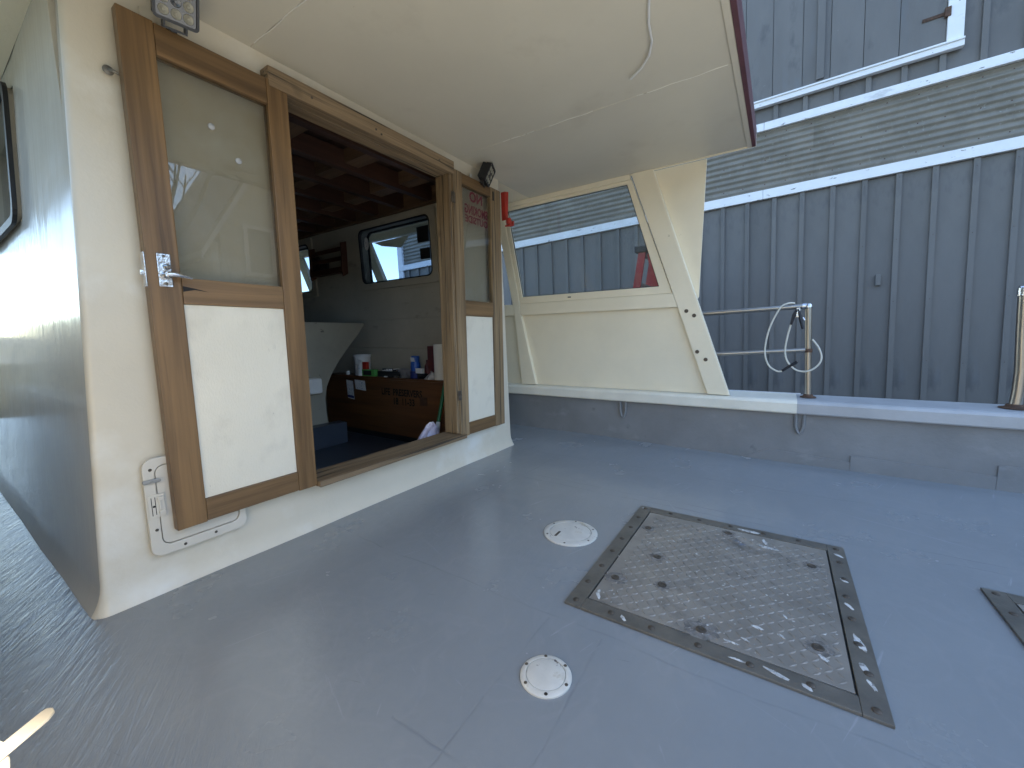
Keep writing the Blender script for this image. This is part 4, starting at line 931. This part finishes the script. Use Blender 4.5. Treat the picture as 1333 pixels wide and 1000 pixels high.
# trim boards (sawn in lengths)
def trim(z0, z1, proud, th):
    y = WY0
    while y < WY1 - .05:
        e = min(y + 3.66, WY1 - .002); TRW(MB().box(-proud, th - proud, y, e - .003, z0, z1), 'trim_board', M['whitetrim'], .004); y = e
trim(2.306, 2.406, .036, .05); trim(3.040, 3.125, .036, .05)
# corrugated sheets, ridges level
n = 76; z0, z1 = 2.40, 3.046
prof = [(.018 - .0088 * math.cos(2 * math.pi * (z0 + (z1 - z0) * i / n) / .0645), z0 + (z1 - z0) * i / n) for i in range(n + 1)]
SL = 1.63
vs = []; fs = []
for (x, z) in prof: vs += [(x - .012, 0, z), (x - .012, SL + .02, z)]
for i in range(n): fs.append((2 * i, 2 * i + 1, 2 * i + 3, 2 * i + 2))
ssrc = MB().add(vs, fs).build('corrugated_sheet', M['corr'], WR, local=True, smooth=True)
y = -.65 - SL * 4; i = 0
while y < WY1 - .2:
    jj = .004 * (i % 2)
    if i == 0: ssrc.location = (jj, y, 0)
    else: inst(ssrc, 'corrugated_sheet', WR, (jj, y, 0))
    y += SL; i += 1
nb = MB()
for i in range(34):
    yy = -3.9 + i * .205
    for zz in (2.47, 2.73, 2.99): nb.lathe([(.006, 0), (.004, .003)], (-.006, yy + .01 * math.sin(i * 3), zz), 6, (-1, 0, 0))
tag(TRW2(nb, 'nail_heads', M['rust']), kind='stuff')
nb = MB()
for y in bot:
    if y > 2.2 or y < -3.6: continue
    for zz in (.45, 1.05, 1.66, 2.25): nb.lathe([(.0045, 0), (.003, .0015)], (-.0168, y + .004 * math.sin(y * 60 + zz), zz + .02 * math.sin(y * 31)), 6, (-1, 0, 0))
tag(TRW2(nb, 'nail_heads', M['bolt']), kind='stuff')
# upper wall boards and battens
usrc = TRW(MB().box(0, .022, 0, STEP - .003, 3.10, 10.5), 'board', M['barngrey'], .002)
DY0, DY1 = -1.61, .62                            # loft door opening (local)
us_full = TRW(MB().box(-.022, -.0005, -.022, .022, 3.127, 10.5), 'batten', M['barngrey'], .003)
us_low = TRW(MB().box(-.022, -.0005, -.022, .022, 3.127, 3.286), 'batten', M['barngrey'], .003)
first = {'f': True, 'l': True, 'b': True}
for y in bot:
    if first['b']: usrc.location = (.01, y + .0015, 0); first['b'] = False
    else: inst(usrc, 'board', WR, (.01 + rnd.uniform(-.003, .003), y + .0015, 0))
    inside = DY0 - .12 < y < DY1 + .1
    src, key = (us_low, 'l') if inside else (us_full, 'f')
    if first[key]: src.location = (.0055, y, 0); first[key] = False
    else: inst(src, 'batten', WR, (.0055, y + rnd.uniform(-.004, .004), 0))
# loft door of plain planks with one cover strip
ly = lambda w_: w_ + 1.3
ed = [ly(v) for v in (-2.905, -2.59, -2.33, -2.07, -1.837, -1.573, -1.317, -1.06, -.80)]
for a_, b_ in zip(ed, ed[1:]):
    TRW(MB().box(-.028 + rnd.uniform(-.0015, .0015), -.004, a_ + .002, b_ - .002, 3.36, 5.4), 'door_plank', M['barngrey'], .003)
TRW(MB().box(-.050, -.0305, ly(-2.02), ly(-1.955), 3.395, 5.4), 'cover_strip', M['barngrey'], .003)
mb = MB(); mb.box(-.062, -.004, ly(-3.02), ly(-.68), 3.287, 3.338); mb.box(-.075, -.004, ly(-3.02), ly(-.68), 3.3385, 3.356); TRW(mb, 'door_sill', M['whitetrim'], .003)
TRW(MB().box(-.050, -.004, ly(-3.015), ly(-2.908), 3.3565, 5.5), 'door_trim', M['whitetrim'], .003)
TRW(MB().box(-.050, -.004, ly(-.797), ly(-.69), 3.3565, 5.5), 'door_trim', M['whitetrim'], .003)
mb = MB(); mb.box(-.036, -.0295, ly(-2.90), ly(-2.74), 3.60, 3.63); mb.box(-.060, -.0295, ly(-2.925), ly(-2.885), 3.575, 3.655); TRW(mb, 'hinge', M['rust'], .003)
TRW(MB().box(-.030, .03, WY1 - .13, WY1, -.75, 3.6), 'corner_board', M['whitetrim'], .004)
# a short wooden cleat nailed to a board
TRW(MB().box(-.022, .0095, ly(-2.535), ly(-2.495), 1.235, 1.345), 'cleat', M['barngrey'], .004)
# step ladder between boat and warehouse
ld = root('step_ladder', (4.2, -.4, -.45), 'red step ladder standing on the wharf behind the side screen window', 'ladder')
for x in (4.02, 4.42):
    MB().hexa([(x, -.27, -.45), (x + .03, -.27, -.45), (x + .03, -.20, -.45), (x, -.20, -.45), (x, -.56, 1.60), (x + .03, -.56, 1.60), (x + .03, -.492, 1.60), (x, -.492, 1.60)]).build('front_rail', M['ladder_red'], ld, bev=.004)
    MB().hexa([(x, -1.02, -.45), (x + .03, -1.02, -.45), (x + .03, -.96, -.45), (x, -.96, -.45), (x, -.625, 1.58), (x + .03, -.625, 1.58), (x + .03, -.575, 1.58), (x, -.575, 1.58)]).build('rear_rail', M['ladder_red'], ld, bev=.004)
for k in range(6):
    z = -.15 + k * .29; yc = -.22 - (z + .45) / 2.05 * .297
    MB().box(4.0505, 4.4195, yc - .04, yc + .04, z, z + .02).build('step', M['steel'], ld, bev=.003)
MB().box(4.0, 4.47, -.66, -.46, 1.6005, 1.66).build('top_cap', M['blackplastic'], ld, bev=.008)

# ------------------------------------------------------------------ astern: boathouse and bare tree, seen as reflections in the door glass
bh = root('boathouse', (7.2, -13, -.5), 'steep gabled boathouse standing astern, mirrored in the door glass', 'boathouse')
MB().prism([(5.25, -.9), (9.1, -.9), (9.1, 4.4), (7.2, 7.6), (5.25, 4.3)], lambda x, z: (x, -11.5, z), lambda x, z: (x, -16, z)).build('wall', M['clap'], bh)
for s_ in (-1, 1):
    p = [(7.2, 7.8), (7.2 + s_ * 2.6, 3.35), (7.2 + s_ * 2.6, 3.2), (7.2, 7.65)]
    MB().prism(p, lambda x, z: (x, -11.0, z), lambda x, z: (x, -16.2, z)).build('roof', M['shingle'], bh)
    p = [(7.2, 7.64), (7.2 + s_ * 2.6, 3.19), (7.2 + s_ * 2.6, 3.0), (7.2, 7.40)]
    MB().prism(p, lambda x, z: (x, -11.06, z), lambda x, z: (x, -11.0, z)).build('barge_board', M['white'], bh)
MB().box(4.86, 5.03, -11.3, -11.13, -.9, 3.5).build('post', M['clap'], bh)
wf2 = ring_prism(MB(), [(5.85, 2.75), (6.7, 2.75), (6.7, 4.2), (5.85, 4.2)], [(5.95, 2.85), (6.6, 2.85), (6.6, 4.1), (5.95, 4.1)], lambda x, z: (x, -11.44, z), lambda x, z: (x, -11.499, z)).build('window_frame', M['white'], bh)
MB().box(5.951, 6.599, -11.498, -11.48, 2.851, 4.099).build('pane', M['glass_dark'], wf2)
tr = root('bare_tree', (4.4, -13.0, -.9), 'bare branched tree standing astern, mirrored in the door glass', 'tree')
rnd = random.Random(33); tm = MB(); bmsh = MB()
def branch(mbx, p, d, L, r, lev):
    n = 4; P = [p]; dd = d.copy()
    for k in range(n):
        dd = (dd + Vector((rnd.uniform(-.2, .2), rnd.uniform(-.2, .2), rnd.uniform(-.08, .14)))).normalized(); P.append(P[-1] + dd * L / n)
    mbx.tube(P, [r * (1 - .55 * k / n) for k in range(n + 1)], 5 if lev > 1 else 8, cap=False)
    if lev < 5:
        for k in range(3 if lev < 4 else 2):
            q = P[rnd.randint(2, n)]; a_ = rnd.uniform(0, 6.28)
            nd = (dd + Vector((math.cos(a_), math.sin(a_), rnd.uniform(-.1, .5))) * .9).normalized(); branch(bmsh, q, nd, L * rnd.uniform(.55, .75), r * .45, lev + 1)
for x_, y_ in ((4.3, -13.0),):
    branch(tm, Vector((x_, y_, -.9)), Vector((.02, 0, 1)), 4.6, .17, 0)
    for k in range(9):
        a_ = k * 1.3; branch(bmsh, Vector((x_ + .02, y_, .8 + .4 * k)), Vector((math.cos(a_), math.sin(a_), .5)).normalized(), 2.3, .07, 1)
tm.build('trunk', M['bark'], tr); bmsh.build('crown', M['bark'], tr)
